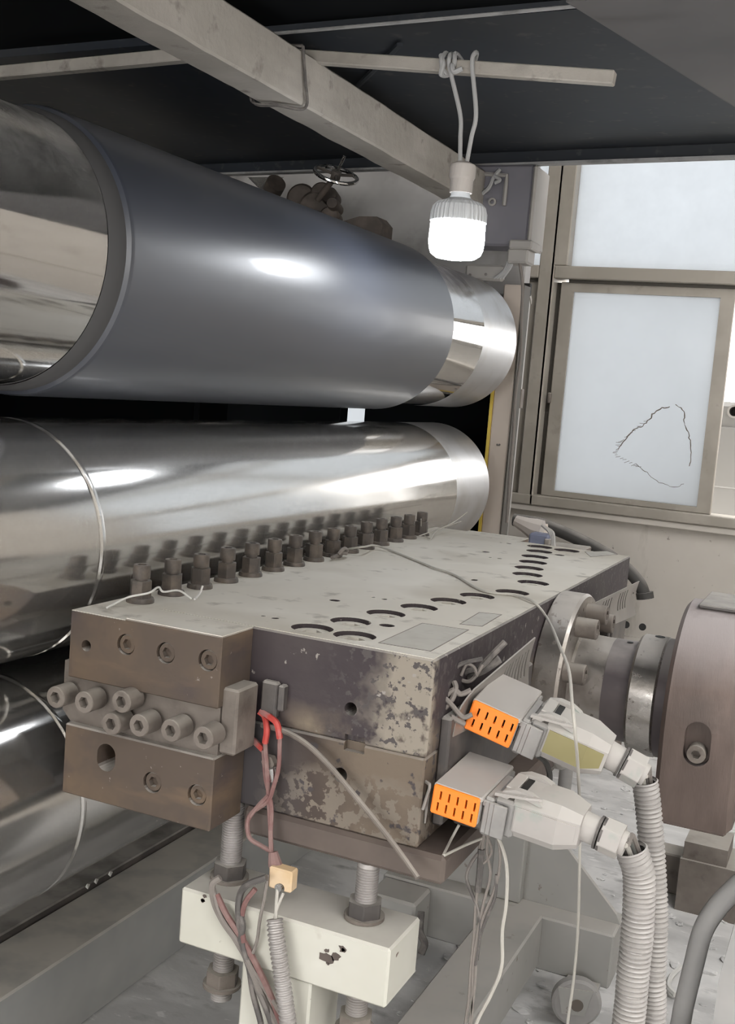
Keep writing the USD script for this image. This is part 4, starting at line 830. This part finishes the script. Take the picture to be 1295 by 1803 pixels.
obj('thin_lead', wire([F(472, 1540, -.035), F(466, 1580, -.045), F(458, 1620, -.05), F(452, 1660, -.05), F(440, 1690, -.05)], .0022, 8), X['greywire'], label='thin grey lead running down the front of the cream stand', cat='wire')
cbx = thing('grey_cable_bundle', 'bundle of grey and pinkish cables hanging over the stand edge at left', 'cable bundle', F(420, 1680, -.05))
for pts, r, m in (([(388, 1545), (374, 1558), (378, 1590), (395, 1625), (420, 1660), (440, 1700), (465, 1760), (490, 1810), (510, 1880)], .0045, 'greywire'),
                  ([(470, 1545), (440, 1556), (425, 1570), (420, 1600), (424, 1640), (432, 1680), (450, 1730), (475, 1790), (495, 1860)], .0045, 'darkwire'),
                  ([(382, 1575), (400, 1612), (428, 1655), (455, 1705), (480, 1760), (500, 1820)], .004, 'pinkwire'),
                  ([(420, 1600), (428, 1630), (424, 1660), (438, 1700), (446, 1750), (460, 1803), (470, 1870)], .004, 'darkwire'),
                  ([(376, 1565), (386, 1605), (412, 1650), (436, 1690), (470, 1745), (505, 1800)], .0035, 'greywire'),
                  ([(450, 1565), (432, 1590), (425, 1625), (430, 1660)], .0035, 'pinkwire')):
    obj('cable', wire([F(px, py, -.048-.004*(i % 2)) for i, (px, py) in enumerate(pts)], r, 8), X[m], cbx)
obj('bent_steel_tube', wire([F(462, 1277, .004), F(500, 1287, -.006), F(540, 1310, -.01), F(580, 1348, -.012), F(620, 1395, -.012), F(665, 1450, -.014), F(700, 1495, -.016), F(736, 1546, -.03)], .0036, 10, 10), X['dusty_steel'], label='stiff grey capillary tube curving across the near die end', cat='tube')
# white strings and strips
obj('string', wire([at(606, 968, z=.9835), at(640, 963, z=.995), at(668, 962, z=.985), at(740, 990, z=.983), at(765, 1000, z=.984), at(800, 1012, z=.983), at(850, 1040, z=.983), at(905, 1048, z=.983), at(940, 1060, z=.984), at(965, 1090, x=-.42), at(985, 1135, x=-.35), at(1002, 1180, x=-.31), at(1008, 1240, x=-.28), at(1014, 1300, x=-.27), at(1018, 1350, x=-.28), at(1022, 1440, x=-.29), at(1021, 1520, x=-.29), at(1018, 1640, x=-.29), at(1010, 1730, x=-.29), at(1000, 1803, x=-.29), at(998, 1850, x=-.29)], .0021, 8), X['whitewire'], label='long pale string trailing over the die top and down past the plugs', cat='string')
obj('knot', cat([wire([at(596, 976, z=.99), at(606, 966, z=1.0), at(612, 970, z=.99), at(602, 975, z=.985), at(585, 982, z=.984)], .0035, 8), wire([at(606, 966, z=.998), at(600, 972, z=.992), at(610, 974, z=.988)], .004, 6)]), X['greywire'], label='knotted end of string by the die bolts', cat='string')
obj('paper_strip', wire([at(188, 1070, z=.983), at(225, 1052, z=.992), at(262, 1044, z=1.000), at(279, 1034, z=1.004), at(288, 1042, z=.997), at(315, 1040, z=.995), at(337, 1054, z=.983)], .0015, 8), X['paper'], label='white twisted strip caught round the nearest die bolt', cat='strip')
obj('paper_shred', wire([at(357, 1032, z=.995), at(352, 1045, z=.986), at(343, 1055, z=.983)], .0016, 6), X['paper'], label='tiny white shred beside the third die bolt', cat='strip')
obj('loose_thread', wire([at(738, 944, z=.984), at(765, 934, z=.99), at(795, 922, z=1.0), at(823, 902, z=1.01)], .0014, 8), X['whitewire'], label='white thread sticking up past the farthest die bolt', cat='thread')
obj('loose_thread', wire([at(742, 914, z=1.02), at(743, 936, z=.985), at(758, 948, z=.984), at(770, 934, z=.99), at(812, 918, z=1.0)], .0014, 8), X['whitewire'], label='white thread looped over the last two die bolts', cat='thread')
dw = thing('hanging_wires', 'bunch of dark thin wires hanging from the lower heater plug', 'wiring', at(845, 1560, y=1.33))
for pts, r, m in (([(856, 1452), (850, 1490), (846, 1520), (842, 1560), (838, 1600), (835, 1650), (830, 1700), (826, 1760), (820, 1803), (815, 1850)], .0022, 'greywire'),
                  ([(862, 1455), (858, 1500), (864, 1540), (852, 1590), (842, 1640), (834, 1700), (832, 1780), (828, 1850)], .002, 'greywire'),
                  ([(868, 1455), (880, 1490), (880, 1530), (870, 1570), (850, 1620), (840, 1680), (836, 1740), (824, 1830)], .002, 'greywire'),
                  ([(845, 1500), (830, 1520), (822, 1545), (832, 1575), (842, 1600), (846, 1635), (840, 1690)], .0024, 'darkwire'),
                  ([(875, 1540), (872, 1580), (858, 1615), (846, 1650), (838, 1700)], .0022, 'darkwire'),
                  ([(853, 1470), (844, 1496), (850, 1520), (866, 1500), (858, 1470)], .0018, 'greywire'),
                  ([(848, 1495), (846, 1530), (842, 1570)], .0045, 'darkwire')):
    obj('wire', wire([at(px, py, y=1.33) for px, py in pts], r, 8), X[m], dw)
obj('white_wire', wire([at(868, 1458, y=1.33), at(884, 1490, y=1.33), at(893, 1530, y=1.33), at(892, 1590, y=1.33), at(885, 1640, y=1.33), at(884, 1700, y=1.33), at(868, 1745, y=1.33), at(840, 1800, y=1.33), at(825, 1850, y=1.33)], .0024, 10), X['whitewire'], label='white wire hanging in a long curve below the lower plug', cat='wire')
obj('taut_wire', wire([at(809, 1452, y=1.30), at(795, 1478, y=1.295), at(781, 1506, y=1.25)], .0018, 4), X['whitewire'], label='short white wire from the lower orange cover to the base plate corner', cat='wire')
obj('taut_wire', wire([at(860, 1472, y=1.34), at(820, 1488, y=1.30), at(783, 1506, y=1.25)], .0018, 4), X['whitewire'], label='longer white wire slanting from the plug wires to the base plate corner', cat='wire')
obj('stay_tube', cyl(at(740, 1495, y=1.30), at(802, 1452, y=1.42), .008), X['guard'], label='short grey stay tube beside the base plate corner', cat='tube')
obj('black_cable', wire([at(940, 1325, y=1.40), at(960, 1340, y=1.42), at(968, 1360, y=1.44), at(968, 1385, y=1.45)], .004, 8), X['hose'], label='short black cable below the upper heater plug', cat='cable')
obj('plug_bracket', box(-.43, -.36, 1.32, 1.40, .755, .79, .004), X['dark_steel'], smooth=False, label='dark bracket on the die side under the lower terminal box', cat='bracket')
obj('floor_cable', wire([at(742, 1605, y=2.19), at(740, 1640, y=2.17), at(748, 1660, y=2.16), at(742, 1680, y=2.15)], .008, 8), X['darkwire'], label='dark frayed cable end hanging in front of the carriage beam', cat='cable')
